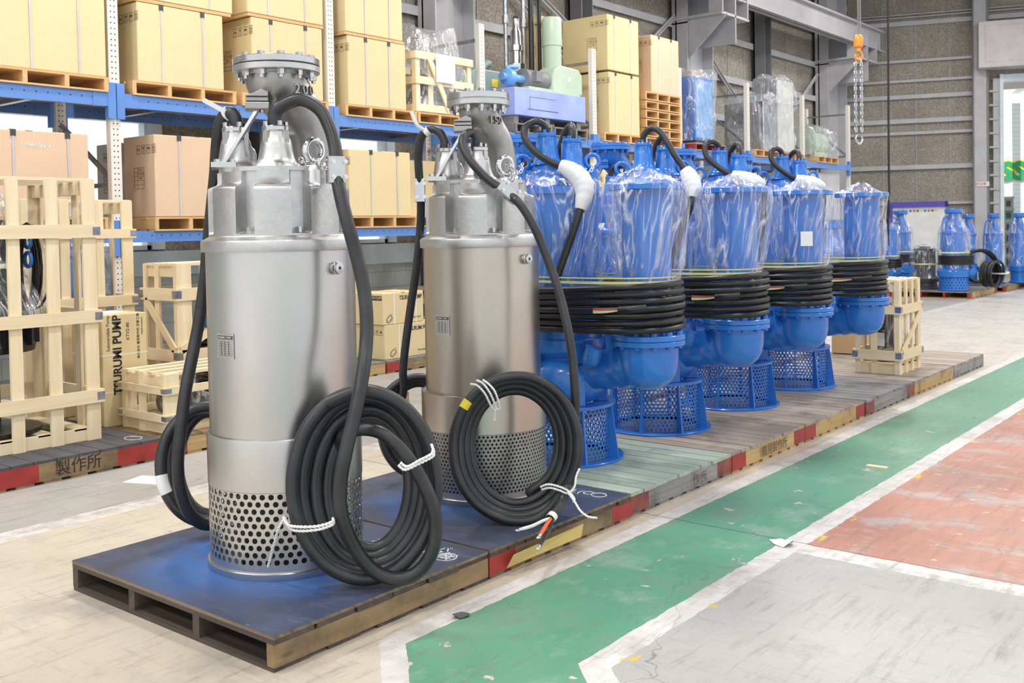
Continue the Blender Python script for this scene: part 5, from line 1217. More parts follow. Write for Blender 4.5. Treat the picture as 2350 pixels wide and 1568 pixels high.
    m = MB(); m.box(-.13, .12, -.13, .13, 1.705, 1.80); m.lathe([(.15, 1.705), (.145, 1.82), (.13, 1.845)], 40); m.build('motor_head', 'blue', t, bevel=.012)
    gland(t, -.03, -.06, 1.835, 2.02, BLUE); gland(t, .07, .05, 1.80, 1.985, BLUE)
    ang = .65
    for e in (0, 1):
        a = ang+PI*e; x, y = .205*math.cos(a), .205*math.sin(a); m = MB(); m.lathe([(.04, 0), (.035, .09)], 20, T_((x, y, 1.70))); m.build('lifting_lug', 'blue', t); eye_bolt(t, x, y, 1.785, BLUE, .04, .012, rot=.9)
        chain(t, [(x, y, 1.85), (x+.03, y-.05, 1.80), (x-.03, y-.07, 1.77)], .004, .022, 'white')
    # cable: loop from the gland, wrapped in foam, down to the coil
    ax, bx_ = Vector((.81, .59, 0)), Vector((.59, -.81, 0))   # photo-right, towards camera
    g0 = Vector((-.03, -.06, 0))
    def q(u, v, z): return g0+ax*u+bx_*v+Vector((0, 0, z))
    if var == 0: P = [q(0, 0, 2.0), q(-.01, .02, 2.06), q(-.06, .05, 2.085), q(-.12, .08, 2.05), q(-.12, .10, 1.98), q(-.06, .12, 1.90), q(.03, .14, 1.84), q(.12, .16, 1.80), q(.19, .19, 1.74), q(.21, .22, 1.66), q(.18, .25, 1.55), q(.12, .25, 1.38), q(.06, .25, 1.22), q(.03, .25, 1.12)]
    elif var == 2: P = [q(0, 0, 2.0), q(-.01, .02, 2.06), q(-.06, .05, 2.085), q(-.11, .08, 2.05), q(-.10, .10, 1.97), q(-.02, .12, 1.89), q(.07, .14, 1.83), q(.15, .15, 1.80), q(.22, .16, 1.78), q(.28, .15, 1.75), q(.31, .10, 1.66), q(.30, .05, 1.4), q(.28, .0, 1.12)]
    else: P = [q(0, 0, 2.0), q(.0, .01, 2.06), q(.04, .03, 2.11), q(.09, .06, 2.10), q(.14, .09, 2.03), q(.19, .12, 1.93), q(.24, .14, 1.85), q(.28, .16, 1.78), q(.30, .19, 1.70), q(.28, .23, 1.60), q(.22, .25, 1.45), q(.15, .26, 1.25), q(.12, .26, 1.12)]
    m = MB(); m.tube(P, .021, 12, sub=6); pc = m.build('power_cable', 'rubber', t)
    m = MB(); S = smooth_path(P, 8); a0, a1 = {0: (52, 80), 1: (50, 70), 2: (48, 74)}[var]; seg = S[a0:a1]
    m.tube(seg, [.028+.030*math.sin(PI*(i+.8)/len(seg))**.6+.0012*math.sin(i*1.7) for i in range(len(seg))], 18); m.build('foam_wrap', 'cloth', pc)
    P2 = [Vector((.07, .05, 1.96)), Vector((.07, .06, 2.03)), Vector((.03, .10, 2.07)), Vector((-.05, .14, 2.02)), Vector((-.12, .16, 1.86)), Vector((-.16, .2, 1.6)), Vector((-.2, .2, 1.2))]
    m = MB(); m.tube(P2, .021, 12, sub=6); m.build('power_cable', 'rubber', t)
    # coil round motor and column
    m = MB(); P = []; turns = 7; rnd = random.Random(4+var)
    for k in range(turns):
        z = .888+k*.0365
        for i, pt in enumerate(oval(.225, -.01, .550+rnd.uniform(-.008, .008), .300+rnd.uniform(-.008, .008), 0, 36, PI/2)):
            f = (i/36); zz = z+.0365*f+.022*((pt[0]-.24)/.575)*(k/turns); P.append((pt[0], pt[1], zz))
    m.tube(P, .0178, 10, sub=2); co = m.build('cable_coil', 'rubber_blk', t)
    # loose conductor ends tucked in the coil front
    for mt, dz_ in (('pale_green', .0), ('red', .010), ('yellow', -.008)):
        m = MB(); m.tube([(.47, -.335, 1.02+dz_), (.55, -.338, 1.022+dz_*.6), (.63, -.335, 1.03)], .006, 8, sub=4); m.build('conductor_end', mt, co)
    m = MB(); m.tube([(.63, -.332, 1.03), (.70, -.318, 1.035), (.755, -.27, 1.04)], .0205, 12, sub=4); m.build('cable_end', 'rubber_blk', co)
    # yellow straps
    for z, hh in ((1.165, .014), (1.19, .007)):
        m = MB(); o_ = oval(.27, 0, .475, .255, z, 48)
        for i in range(48):
            a, b = o_[i], o_[(i+1) % 48]; m.beam(a, b, .0015, hh, (0, 0, 1))
        m.build('yellow_strap', 'yellow', t)
    # film round the column: hangs from the plate and is gathered by the strap
    sc = .60
    m = film_sleeve([(.02, 1.78), (.06, 1.755), (.13, 1.715), (.205, 1.700), (.215, 1.68), (.215, 1.60), (.205, 1.45), (.185, 1.25), (.160, 1.165), (.165, 1.08)], 1.3+var*5, .022, cx=sc, pleat=.004); m.build('column_film', 'film', t)
    m = film_sleeve([(.15, 1.80), (.19, 1.775), (.25, 1.725), (.268, 1.70), (.266, 1.66), (.258, 1.5), (.252, 1.3), (.246, 1.165), (.25, 1.08)], 7.7+var*3, .012, pleat=.002); m.build('motor_film', 'film', t)
    return t
upA = volute_pump(0)
upA['label'] = U_LAB[0]
upB = volute_pump(1); upB.location = (-3.535, 5.86, 0); upB['label'] = U_LAB[1]
upC = volute_pump(2); upC.location = (-3.53, 6.925, 0); upC.rotation_euler = (0, 0, -.05); upC['label'] = U_LAB[2]
copy_tree(upC, (-3.52, 8.0, 0), .04, U_LAB[3])
m = MB(); m.box(-.04, .04, -.001, .001, -.05, .05); tg = m.build('paper_tag', 'paper', [o for o in COL.objects if o.get('label') == U_LAB[2]][0], loc=(.72, -.19, 1.36), rot=.6)

# ---------------------------------------------------------------- tall blue pumps of the back row
T_LAB = ['nearest tall blue pump of the back row, its flange left of the cable loop', 'second tall blue pump of the back row, flange just right of the first glands', 'third tall blue pump of the back row, flange above the bundled white wrap', 'fourth tall blue pump of the back row, flange mostly hidden by glands']
tb = None
for k, (x, y) in enumerate(((-4.885, 6.21), (-4.85, 7.35), (-4.85, 8.52), (-4.86, 9.75))):
    if tb is None:
        tb = tall_pump('tall_blue_pump', T_LAB[0], 'pump', (x, y, 0), math.atan2(3.39, 4.5)*1.0, BLUE, group='tall blue pumps of the back row', perf=(60, 10, .0105, 8), size=None, detail=False, fl_r=.172)
        m = MB(); m.tube([(-.01, -.145, 1.88), (-.01, -.15, 1.95), (.04, -.17, 1.985), (.10, -.2, 1.95), (.13, -.24, 1.8), (.14, -.30, 1.5), (.12, -.34, 1.1)], .024, 12, sub=6); m.build('power_cable', 'rubber', tb)
        m = film_sleeve([(.30, 1.50), (.325, 1.44), (.33, 1.3), (.325, 1.1), (.315, .95)], 4.4, .012); m.build('film_wrap', 'film', tb)
        m = MB()
        for j in range(7): m.torus(.36, .02, 48, 8, T_((0, 0, .62+.042*j)))
        m.build('cable_coil', 'rubber_blk', tb)
        m = MB(); m.lathe([(.338, .94), (.340, .95), (.338, .96)], 48, cap=False); m.lathe([(.336, 1.0), (.336, 1.012)], 48, cap=False); m.build('yellow_strap', 'yellow', tb)
    else: copy_tree(tb, (x, y, 0), tb.rotation_euler[2]+.05*k, T_LAB[k])
# ---------------------------------------------------------------- slatted crates and cartons on the left floor rows
def crate(label, x0, x1, y0, y1, z0, z1, front, side, rails, group='slatted pine crates', diag=False, top=6, post=.09, br=True, back=True, name='slatted_crate'):
    """front = slat intervals along y on the +x face, side = slat intervals along x on the -y face"""
    t = thing(name, label, 'crate', ((x0+x1)/2, (y0+y1)/2, z0), 0, group); X, Y, H = (x1-x0)/2, (y1-y0)/2, z1-z0; th = .02
    for sx in (-1, 1):
        for sy in (-1, 1):
            m = MB(); m.box(sx*X, sx*(X-th), sy*Y, sy*(Y-post), 0, H); m.box(sx*(X-th-.0005), sx*(X-.045), sy*(Y-.0005), sy*(Y-th), 0, H); m.build('corner_post', 'pine', t)
    m = MB(); mx, my = (x0+x1)/2, (y0+y1)/2
    for sgn in ((1, -1) if back else (1,)):
        for a, b in front: m.box(sgn*X, sgn*(X-th), a-my, b-my, 0, H)
        for a, b in side: m.box(a-mx, b-mx, sgn*Y, sgn*(Y-th), 0, H)
    m.build('slats', 'pine', t)
    for a, b in rails:
        a -= z0; b -= z0; m = MB()
        for s_ in (-1, 1): m.box(s_*X, s_*(X+th), -Y-th, Y+th, a, b); m.box(-X, X, s_*Y, s_*(Y+th), a, b)
        r = m.build('rail', 'pine', t)
        if br:
            for sx, sy in ((1, -1), (1, 1), (-1, -1)):
                m = MB(); w_ = (b-a)*.62; c = (a+b)/2
                m.box(sx*(X+th), sx*(X+th+.002), sy*(Y+th), sy*(Y+th-.05), c-w_/2, c+w_/2); m.box(sx*(X+th), sx*(X+th-.05), sy*(Y+th), sy*(Y+th+.002), c-w_/2, c+w_/2)
                m.build('corner_bracket', 'galv', r)
    m = MB()
    for k in range(top): x = -X+th+(2*X-2*th-.06)*k/(top-1); m.box(x, x+.06, -Y+.003, Y-.003, H-.016, H+.005)
    m.box(-X+th, X-th, -Y+th, -Y+th+.05, H-.10, H-.018); m.box(-X+th, X-th, Y-th-.05, Y-th, H-.10, H-.018)
    m.build('top_slats', 'pine', t)
    m = MB(); m.box(-X+th, X-th, -Y+th, -Y+.07, 0, .07); m.box(-X+th, X-th, Y-.07, Y-th, 0, .07)
    for k in range(5): y = -Y+.07+(2*Y-.24)*k/4; m.box(-X+th, X-th, y, y+.10, .07, .085)
    m.box(X-.05, X-th, -Y+.07, Y-.07, 0, .08); m.build('floor_boards', 'pine', t)
    if diag:
        m = MB(); zl, zh = rails[0][1]-z0, rails[1][0]-z0
        m.beam((X+.012, -Y+.02, zl), (X+.012, Y-.05, zh), .06, .016, (1, 0, 0)); m.beam((X-.02, -Y-.012, zl), (-X+.05, -Y-.012, zh), .06, .016, (0, 1, 0)); m.build('diagonal_brace', 'pine', t)
    return t
crate('tall slatted pine crate at the left edge holding a black bagged machine', -7.02, -6.28, 2.25, 3.43, .141, 1.84, [(2.48, 2.55), (2.86, 2.935), (3.10, 3.18)], [(-6.85, -6.77), (-6.55, -6.48)], [(.384, .469), (.908, .988), (1.46, 1.545)], back=False)
crate('tall slatted pine crate with a blue bagged pump, behind the left edge crate', -8.02, -7.28, 3.42, 4.28, .131, 1.74, [(3.7, 3.77), (3.98, 4.04)], [(-7.6, -7.55)], [(.93, 1.01), (1.45, 1.52)], back=False)
crate('medium pine crate with diagonal braces left of the nearest steel pump', -7.26, -6.80, 4.345, 5.20, .131, 1.245, [(4.62, 4.68), (4.85, 4.91)], [(-7.1, -7.04)], [(.50, .59), (.965, 1.06)], diag=True, post=.13)
crate('low pine crate with black cables inside, left of the nearest steel pump', -6.59, -6.04, 3.76, 4.80, .131, .535, [(4.12, 4.2), (4.45, 4.53)], [(-6.38, -6.31)], [(.215, .265), (.40, .45)], post=.10, top=4)
pl = [o for o in COL.objects if o.get('label', '').startswith('brown floor pallet under the tall')][0]; pl.location = (-7.66, 3.885, 0); pl.scale = (.9, .98, 1)
pl['label'] = 'brown floor pallet under the slatted crate with the blue bagged pump'
p = make_pallet('floor_pallet', 'brown floor pallet under the crate with diagonal braces', 'pallet', 1.33, 1.1, ('old_brown', 'pallet_yellow'), h=.13, nst=4, along='y', nb=8, gap=.01, group='left row of floor pallets'); p.location = (-6.62, 5.40, 0)

# black machine inside the left edge crate
bm = thing('bagged_machine', 'black machine on three legs inside the left edge crate, upper half bagged', 'machine', (-6.66, 2.86, .228))
m = MB(); m.lathe([(.30, 0), (.33, .01), (.33, .03), (.28, .035)], 40); m.build('base_plate', 'black', bm)
for k in range(3): a = 2*PI*k/3+.35; m = MB(); m.cyl((.26*math.cos(a), .26*math.sin(a), .03), (.26*math.cos(a), .26*math.sin(a), .52), .02, 12); m.build('leg', 'black', bm)
m = MB(); m.lathe([(.14, .50), (.30, .52), (.31, .56), (.29, .60), (.29, .68), (.31, .70), (.31, .76), (.2, .78), (.17, .85), (.17, 1.25), (.12, 1.32), (.12, 1.45), (.05, 1.5)], 40)
for k in range(10): a = 2*PI*k/10; m.box(.27, .33, -.012, .012, .56, .72, RZ(a))
m.build('housing', 'black', bm)
film_sleeve([(.02, 1.56), (.10, 1.52), (.2, 1.40), (.24, 1.2), (.27, 1.0), (.36, .80), (.38, .72)], 2.2, .03, pleat=.004).build('film_bag', 'film', bm)
m = MB(); m.lathe([(.262, 1.05), (.266, 1.065), (.262, 1.08)], 40, cap=False); m.build('yellow_strap', 'yellow', bm)
m = MB(); rnd = random.Random(3)
for k in range(9):
    w_, h_ = .10+.012*k*(k % 3)/2, .26+rnd.uniform(-.02, .02); ph = rnd.uniform(-.03, .03); m.tube([(.20+.008*k, .19+w_*math.cos(a)*.55+ph, 1.05+h_*math.sin(a)) for a in [2*PI*i/16 for i in range(16)]], .0085, 8, closed=True)
cb_ = m.build('cable_bundle', 'rubber_blk', bm)
m = MB(); m.torus(.045, .012, 16, 8, T_((.24, .19, 1.22)) @ RX(PI/2)); m.torus(.045, .012, 16, 8, T_((.24, .19, 1.10)) @ RX(PI/2)); m.build('blue_tie', 'logo_blue', cb_)
# blue pump in the crate behind
def bagged_pump(label, x, y, z, h, r, seed, mat='blue', flange=True, coil=True, strap=True, base=True, cat='pump', group=None, bagmat='film', rz=0.):
    t = thing('bagged_pump', label, cat, (x, y, z), rz, group)
    hb = h*.72 if flange else h*.92
    m = MB(); m.lathe([(r*.9, 0), (r*1.02, .01), (r*1.02, .03), (r*.9, .05), (r*.9, h*.16), (r*1.05, h*.17), (r*1.1, h*.24), (r*.8, h*.30), (r*.78, hb-.04), (r*.86, hb-.03), (r*.86, hb), (r*.5, hb+.02), (r*.4, hb+.05)], 32); m.build('pump_body', mat, t)
    if base:
        m = MB(); m.perf(r*.98, .03, h*.155, 26, 4, min(.016, r*.06), 8); m.build('screen', mat, t)
        m = MB(); m.tube([(r*.6, 0, h*.22), (r*1.1, 0, h*.23), (r*1.35, 0, h*.27)], r*.34, 16, sub=4); m.build('discharge_elbow', mat, t)
    if flange:
        m = MB(); m.tube([(r*.3, 0, hb-.02), (r*.3, 0, hb+.08), (0, 0, h*.9), (0, 0, h-.05)], r*.3, 16, sub=4); m.lathe([(r*.55, h-.07), (r*.58, h-.065), (r*.58, h-.005), (r*.55, h)], 28)
        for k in range(8): a = 2*PI*k/8; m.hexbolt(r*.47*math.cos(a), r*.47*math.sin(a), h, .014, .014); m.hexbolt(r*.47*math.cos(a), r*.47*math.sin(a), h-.07, .014, .02, -1)
        m.build('discharge_flange', mat, t)
        m = MB(); m.cyl((-r*.35, 0, hb), (-r*.35, 0, hb+h*.13), r*.2, 14); m.tube([(-r*.35, 0, hb+h*.12), (-r*.35, 0, hb+h*.17), (-r*.5, -r*.2, hb+h*.19), (-r*.75, -r*.4, hb+h*.12), (-r*.9, -r*.5, hb*.7)], .014, 8, sub=4); m.build('cable_gland', mat, t)
        film_sleeve([(r*.35, h-.08), (r*.5, h*.86), (r*.8, h*.79), (r*.98, hb), (r*1.02, hb*.7), (r*.98, hb*.5), (r*1.02, hb*.36)], seed, .03, 48, pleat=.003).build('film_bag', bagmat, t)
    else: film_sleeve([(.02, h+.02), (r*.3, h), (r*.7, h*.97), (r*1.0, h*.86), (r*1.04, h*.6), (r*1.0, h*.42), (r*1.1, h*.25)], seed, .03, 48, pleat=.003).build('film_bag', bagmat, t)
    if coil:
        m = MB()
        for k in range(5): m.torus(r*1.12, .018, 36, 8, T_((r*.15, 0, h*.33+.036*k)))
        m.build('cable_coil', 'rubber_blk', t)
    if strap: m = MB(); m.lathe([(r*1.06, h*.33+.20), (r*1.06, h*.33+.225)], 32, cap=False); m.build('yellow_strap', 'yellow', t, solid=.002)
    return t
bagged_pump('blue bagged pump standing inside the second tall crate at left', -7.68, 4.07, .22, 1.22, .19, 12.1, flange=False)
bp = [o for o in COL.objects if o.get('label', '').startswith('blue bagged pump standing inside')][0]
m = MB(); m.box(.245, .247, -.10, .0, .52, .66); m.build('paper_tag', 'paper', bp)
bagged_pump('blue bagged pump inside the crate with diagonal braces', -7.03, 4.78, .22, .85, .12, 14.3, flange=False, mat='blue')
lc = thing('bagged_cables', 'coiled black cables and bagged fittings inside the low pine crate', 'cable', (-6.32, 4.28, .22))
m = MB(); rnd = random.Random(5)
for k in range(6): m.torus(.17+rnd.uniform(-.015, .015), .0085, 30, 8, T_((0, .12, .14+.017*k)) @ RX(rnd.uniform(-.06, .06)))
m.build('cable_coil', 'rubber_blk', lc)
m = MB(); m.cyl((-.05, -.35, .08), (-.05, .3, .08), .075, 20); m.box(-.15, .15, .2, .38, .0, .12); m.build('pump_body', 'dark', lc)
film_sleeve([(.02, .18), (.12, .16), (.19, .10), (.2, .0)], 9.9, .03, 40, 0, -.22).build('film_bag', 'film', lc)
m = MB(); m.box(.0, .12, .02, .08, .245, .25); m.build('yellow_label', 'yellow', lc)

# upright printed carton
kt = thing('carton', 'tall upright yellow carton with large black pump lettering, left floor row', 'carton', (-6.845, 3.82, .131), 0, 'cartons on the floor rows')
m = MB(); m.box(-.205, .205, -.17, .17, 0, .785); m.build('box_body', 'card', kt, bevel=.006)
for z in (.24, .50): m = MB(); m.box(-.2065, .2065, -.1715, .1715, z-.006, z+.006); m.build('band', 'strap_white', kt)
V = lambda y, z: frame((.2062, y, z), (0, 0, 1), (0, -1, 0))
m = MB(); m.text('TSURUMI PUMP', .090, V(-.056, .50), .0008, sx=.90, bold=.03); m.build('printed_lettering', 'ink', kt)
m = MB(); m.text('Submersible Pump', .034, V(-.125, .655), .0008); m.build('printed_lettering', 'ink', kt)
m = MB(); m.text('KTV2-80', .034, V(.025, .66), .0008); m.build('printed_lettering', 'ink', kt)
m = MB(); m.text('株式会社 鶴見製作所 京都工場', .024, V(.105, .62), .0008); m.build('printed_lettering', 'ink', kt)
m = MB(); m.text('MADE IN JAPAN', .017, V(.135, .69), .0008)
m.build('printed_lettering', 'ink', kt)
m = MB(); handling_icons(m, frame((.10, -.1706, .66), (1, 0, 0), (0, 0, 1)) @ T_((-.1, 0, 0)), .05, 2); m.build('printed_marks', 'ink_soft', kt)
m = MB(); m.box(-.15, .1, -.12, .1, .785, .787); m.build('packing_slip', 'paper', kt)
kb = carton('small yellow carton low inside the view through the left edge crate', 2.35, 2.72, .15, .52, x0=-7.9, x1=-7.5, group='cartons on the floor rows', marks=False)
m = MB(); m.text('80mm', .04, frame((.2008, .05, .2), (0, 1, 0), (0, 0, 1)), .0008); m.build('printed_lettering', 'ink', kb); m = MB(); m.text('製作所', .045, frame((.2008, .05, .12), (0, 1, 0), (0, 0, 1)), .0008); m.build('printed_lettering', 'ink', kb)

# stacked small cartons between the steel pumps
def logo(m, M, s=.05):
    A = M @ RZ(.6)
    for (r, w_, a0, a1) in ((1., .16, .3, 5.4), (.55, .14, 3.2, 8.2)):
        pts = []; n = 26
        for i in range(n+1): a = a0+(a1-a0)*i/n; pts.append((s*r*math.cos(a)*1.15, s*r*math.sin(a)*.62))
        for i in range(n):
            f = math.sin(PI*(i+.5)/n)*s*w_+.001; _seg(m, A, pts[i], pts[i+1], f)
def _seg(m, A, p, q, w_):
    d = Vector((q[0]-p[0], q[1]-p[1])); L = d.length; d /= L; n_ = Vector((-d.y, d.x))*w_/2
    vs = [(p[0]+n_.x, p[1]+n_.y, .0008), (p[0]-n_.x, p[1]-n_.y, .0008), (q[0]-n_.x, q[1]-n_.y, .0008), (q[0]+n_.x, q[1]+n_.y, .0008)]
    m.add(vs, [(0, 1, 2, 3)], None, False, A)
def pump_carton(label, x0, x1, y0, y1, z0, z1, band=True, icons=False):
    t = carton(label, y0, y1, z0, z1, 'card', x0, x1, (), False, 'cartons on the floor rows'); X, Y, H = (x1-x0)/2, (y1-y0)/2, z1-z0
    m = MB(); Fm = frame((X+.0006, 0, 0), (0, 1, 0), (0, 0, 1)); S = frame((0, -Y-.0006, 0), (1, 0, 0), (0, 0, 1))
    m.text('TSURUMI PUMP', .062, Fm @ T_((Y*.36, H*.82, 0)), .0008, sx=.78, bold=.03); m.build('printed_lettering', 'ink', t); m = MB(); logo(m, Fm @ T_((-Y*.66, H*.2, 0)), .05); m.build('swirl_emblem', 'ink', t); m = MB(); m.text('株式会社鶴見製作所', .022, Fm @ T_((Y*.52, H*.16, 0)), .0008)
    m.build('maker_lettering', 'ink', t); m = MB()
    if band: m.box(-X*.2, X*.95, H*.78, H*.92, 0, .0006, S)
    if icons: handling_icons(m, S @ T_((X*.25, H*.78, 0)), .04, 3)
    m.build('side_print', 'ink', t)
    if band: m = MB(); m.text('TSURUMI PUMP', .042, S @ T_((X*.4, H*.85, .0008)), .0008, sx=.85); m.build('white_lettering', 'card', t)
    for f in (-.45, .62): m = MB(); m.box(-X-.001, X+.0015, Y*f-.008, Y*f+.008, -.0, H+.0015); m.build('band', 'strap_white', t)
    return t
pump_carton('printed yellow pump carton, lower of two seen between the steel pumps', -8.06, -7.60, 7.26, 8.02, .131, .49, False, True)
pump_carton('printed yellow pump carton, upper of two seen between the steel pumps', -8.06, -7.60, 7.24, 7.84, .492, .82, True)
carton('plain pale carton left of the stacked pump cartons between the steel pumps', 6.75, 7.18, .131, .44, 'card_white', -8.6, -8.1, (), False, 'cartons on the floor rows')
carton('plain yellow carton resting on the pale one between the steel pumps', 6.75, 7.18, .442, .72, 'card', -8.6, -8.1, (), False, 'cartons on the floor rows')
carton('yellow carton behind the upper pump carton between the steel pumps', 7.52, 7.98, .131, .90, 'card', -9.3, -8.62, (), False, 'cartons on the floor rows')
crate('low pine crate in the back seen between the two steel pumps', -10.2, -9.65, 8.55, 9.6, 0, .62, [(8.9, 8.97), (9.2, 9.27)], [(-9.95, -9.9)], [(.15, .22), (.42, .5)], br=False)
crate('pine crate in the back beside the low one, between the steel pumps', -10.2, -9.65, 9.75, 10.7, 0, .66, [(10.0, 10.07), (10.3, 10.37)], [(-9.95, -9.9)], [(.15, .22), (.46, .54)], br=False)
bagged_pump('dark bagged pump behind the stacked pump cartons', -8.0, 8.62, .131, .62, .16, 15.5, mat='black', flange=False, base=False)

# small crate at the far end of the aisle row
crate('small slatted pine crate with a bagged pump at the far end of the aisle row', -3.33, -2.94, 8.96, 9.54, .124, .95, [(9.14, 9.19), (9.30, 9.35)], [(-3.19, -3.14)], [(.25, .335), (.655, .735)], diag=False, post=.07, top=4)
sc_ = [o for o in COL.objects if o.get('label', '').startswith('small slatted')][0]
m = MB(); m.beam((.215, -.26, .2), (.215, .27, .55), .05, .014, (1, 0, 0)); m.build('diagonal_brace', 'pine', sc_)
sp = thing('small_pump', 'small steel strainer pump with black body bagged inside the small crate', 'pump', (-3.14, 9.25, .212))
m = MB(); m.lathe([(.12, 0), (.125, .01), (.125, .12), (.11, .13)], 32, cap=True); m.build('pump_foot', 'sheet', sp)
m = MB(); m.perf(.127, .01, .10, 36, 6, .005, 8); m.build('strainer', 'sheet', sp)
m = MB(); m.lathe([(.10, .13), (.10, .42), (.07, .48), (.03, .52)], 28); m.torus(.11, .014, 24, 8, T_((0, 0, .30))); m.torus(.105, .014, 24, 8, T_((0, 0, .27))); m.build('pump_body', 'black', sp)
film_sleeve([(.02, .56), (.08, .53), (.13, .42), (.14, .25), (.135, .08)], 3.3, .025, 40).build('film_bag', 'film', sp)
m = MB(); m.box(-.10, .02, -.142, -.138, .14, .26); m.build('white_label', 'paper', sp)
carton('small brown carton with a white label behind the small slatted crate', 10.10, 10.55, .131, .43, 'card_brown', -4.0, -3.65, (), False, 'cartons on the floor rows')
o_ = [o for o in COL.objects if o.get('label', '').startswith('small brown carton')][0]; m = MB(); m.box(.1755, .1765, -.05, .1, .1, .2); m.build('white_label', 'paper', o_)
# ---------------------------------------------------------------- far end of the hall
G = 'bagged blue pumps at the far end'
bagged_pump('blue bagged pump with yellow strap on the far pallet nearest the lane', -5.62, 20.25, .131, 1.55, .27, 1.2, group=G, rz=.4)
bagged_pump('blue bagged pump just behind the nearest one on the far pallet', -5.85, 21.2, .131, 1.55, .24, 2.2, group=G)
bagged_pump('wide blue bagged pump at the left of the far pallets', -7.70, 20.3, .131, 1.22, .36, 3.2, flange=False, group=G)
bagged_pump('slim blue bagged pump right of the wide bagged pump', -6.98, 20.75, .131, 1.28, .17, 4.2, flange=False, group=G)
bagged_pump('tall blue bagged pump behind the wide one, before the purple booth', -8.10, 22.5, .0, 1.72, .26, 5.2, group=G)
bagged_pump('tall blue bagged pump beside the white grid panel', -7.7, 23.6, .0, 1.70, .28, 6.2, group=G)
bagged_pump('dark bagged pump bundled in film beside the far blue pump', -6.22, 20.5, .131, .85, .24, 7.2, mat='dark', flange=False, base=False, coil=False, group='dark bagged pumps')
bagged_pump('dark tall bagged bundle left of the wide bagged pump', -7.5, 19.2, .0, 1.12, .2, 8.2, mat='dark', flange=False, base=False, coil=False, strap=False, group='dark bagged pumps')
for (x, y, lab, s) in ((-5.98, 22.6, 'slim blue pump with round flange and coil leaning on it, left of two', 9.1), (-5.50, 22.70, 'slim blue pump with round flange, middle of the farthest pallet', 10.1), (-5.12, 23.20, 'slim blue pump partly hidden at the right of the farthest pallet', 11.1)):
    bagged_pump(lab, x, y, .131, 1.45, .20, s, coil=False, strap=False, base=False, group=G)
def standing_coil(label, x, y, z, R, ang):
    t = thing('cable_coil', label, 'cable', (x, y, z+R+.06), ang, 'standing cable coils at the far end'); m = MB(); rnd = random.Random(2)
    for k in range(7): m.torus(R-.012*(k % 3), .022, 36, 8, T_((0, .035*k-.1, rnd.uniform(-.01, .01))) @ RX(PI/2+rnd.uniform(-.08, .08)))
    m.build('cable', 'rubber_blk', t); m = MB(); m.tube([(R-.07, -.15, .0), (R-.07, .15, 0), (R+.05, .15, .02), (R+.05, -.15, .02)], .015, 8, closed=True, sub=4); m.build('tie', 'white', t)
standing_coil('large black cable coil standing between the far pallets', -5.62, 22.05, .131, .33, .5)
standing_coil('black cable coil standing at the right edge by the doorway', -4.60, 22.7, .131, .33, 1.6)
standing_coil('narrow black cable coil right of the far blue bagged pump', -5.06, 20.75, .131, .24, 1.3)
sb = thing('orange_float', 'orange red round floats lying on the far pallet at the right edge', 'float', (-4.35, 23.9, .131+.62))
m = MB(); m.lathe([(.0, -.16), (.1, -.13), (.16, 0), (.1, .13), (0, .16)], 24, RX(PI/2)); m.build('float_ball', 'orange_red', sb)
m = MB(); m.lathe([(.0, -.16), (.1, -.13), (.16, 0), (.1, .13), (0, .16)], 24, T_((-.28, .1, .08)) @ RX(PI/2)); m.build('float_ball', 'orange_red', sb)
m = MB(); m.box(-.5, .4, -.3, .3, -.62, -.16); m.build('support_box', 'card_white', sb)
# bagged machines seen through the gap right of the fourth film wrapped column
for k, (x, y) in enumerate(((-6.0, 15.0), (-6.35, 16.2))):
    bagged_pump(['blue bagged pump seen in the gap beside the farthest film wrapped column', 'blue bagged pump farther back in the same gap'][k], x, y, 0, 1.45, .24, 20+k, group=G, flange=True)
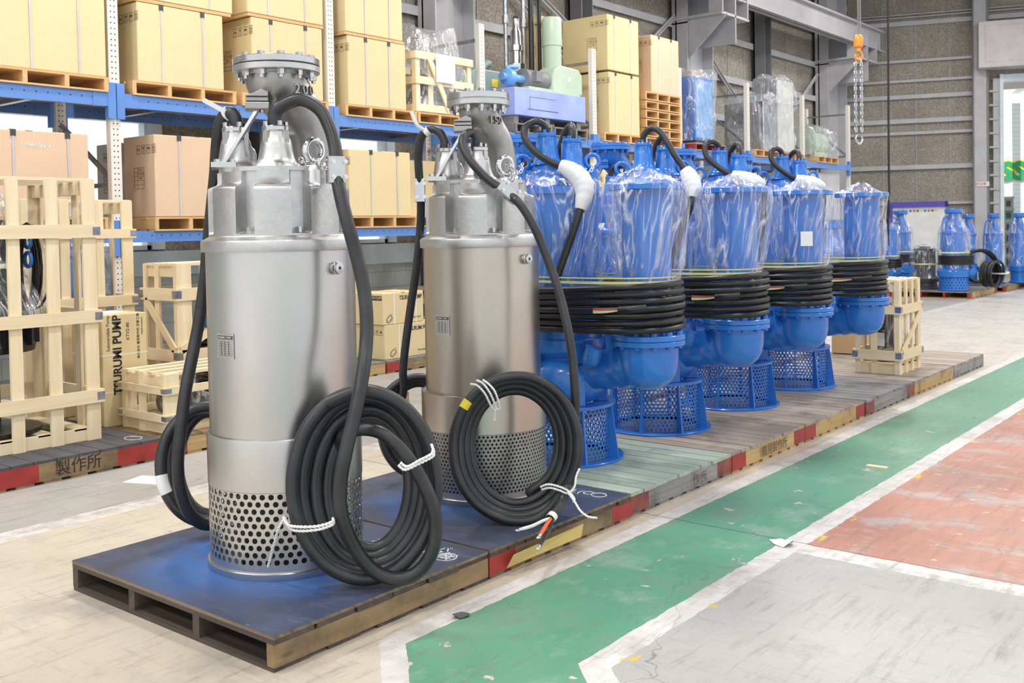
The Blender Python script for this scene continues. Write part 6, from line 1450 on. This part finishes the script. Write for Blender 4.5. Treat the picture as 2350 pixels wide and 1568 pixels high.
# display booth
bo = thing('display_booth', 'purple framed display booth with white board and grid panel at the far wall', 'booth', (FW @ Vector((1.85, -.62, 0))), WANG)
m = MB(); m.box(-.72, .72, -.35, -.25, 1.83, 1.97); m.box(-.72, -.64, -.35, -.25, 0, 1.9); m.box(.64, .72, -.35, .35, 1.83, 1.97); m.box(-.72, .72, .25, .35, 1.83, 1.97); m.build('frame', 'purple', bo)
m = MB(); m.box(-.64, .66, -.28, -.25, .2, 1.84); m.build('white_board', 'white', bo)
m = MB(); rnd = random.Random(11)
for k in range(11): m.cur = k % 4; m.box(-.5+.09*k, -.44+.09*k, -.284, -.28, 1.70, 1.76)
m.build('coloured_pictures', ['orange_red', 'green_ink', 'yellow_tape', 'blue'], bo)
m = MB()
for k in range(9): m.box(.70+.05*k, .705+.05*k, -.36, -.35, .6, 1.75)
for k in range(16): m.box(.70, 1.12, -.36, -.35, .6+.075*k, .605+.075*k)
m.build('grid_panel', 'white', bo)
m = MB(); m.box(-.5, .5, -.6, -.3, 0, .7); m.build('counter', 'card_white', bo)
# ---------------------------------------------------------------- litter and loose things
MAT['pale_paper'] = plain('pale_blue_paper', (.62, .70, .80), .7, var=.2, vs=14)
def scrap(label, name, pts, z, mat, mat2=None):
    m = MB(); vs = [(x, y, z+h) for x, y, h in pts]; c = (sum(p[0] for p in pts)/len(pts), sum(p[1] for p in pts)/len(pts), z+.02)
    vs.append(c); n = len(pts); m.add(vs, [(i, (i+1) % n, n) for i in range(n)]); 
    return tag(m.build(name, mat, solid=.0012), label, 'litter')
scrap('torn blue and white paper scrap lying on the white line of the green lane', 'paper_scrap', [(-2.035, 4.362, .003), (-1.985, 4.31, .004), (-1.935, 4.295, .003), (-1.90, 4.33, .035), (-1.925, 4.37, .004), (-1.985, 4.385, .012)], 0, 'pale_paper')
scrap('white printed sheet of paper on the floor behind the left cable coil', 'paper_sheet', [(-5.60, 3.18, .001), (-5.38, 3.27, .001), (-5.46, 3.43, .001), (-5.66, 3.34, .001)], 0, 'paper')
scrap('small crumpled grey scrap on the white line in front of the pallets', 'paper_scrap', [(-2.60, 2.82, .003), (-2.58, 2.78, .02), (-2.55, 2.80, .003), (-2.54, 2.84, .012), (-2.57, 2.86, .003)], 0, 'dark')
m = MB(); m.add([(-2.722, 3.28, .03), (-2.700, 3.30, .085), (-2.712, 3.34, .04), (-2.690, 3.78, .045), (-2.690, 3.80, .10), (-2.722, 3.80, .04)], [(0, 1, 2), (2, 1, 4, 3), (3, 4, 5), (0, 2, 3, 5)])
tag(m.build('gold_paper_strip', 'gold', solid=.002), 'creased gold paper strip against the side of the second pallet under cable leads', 'paper')
tag(MB().box(-2.18, -2.06, 6.02, 6.06, 0, .008).build('wood_splinter', 'pine'), 'thin wood splinter lying on the green lane', 'litter')
print('OBJECTS', len(bpy.data.objects))
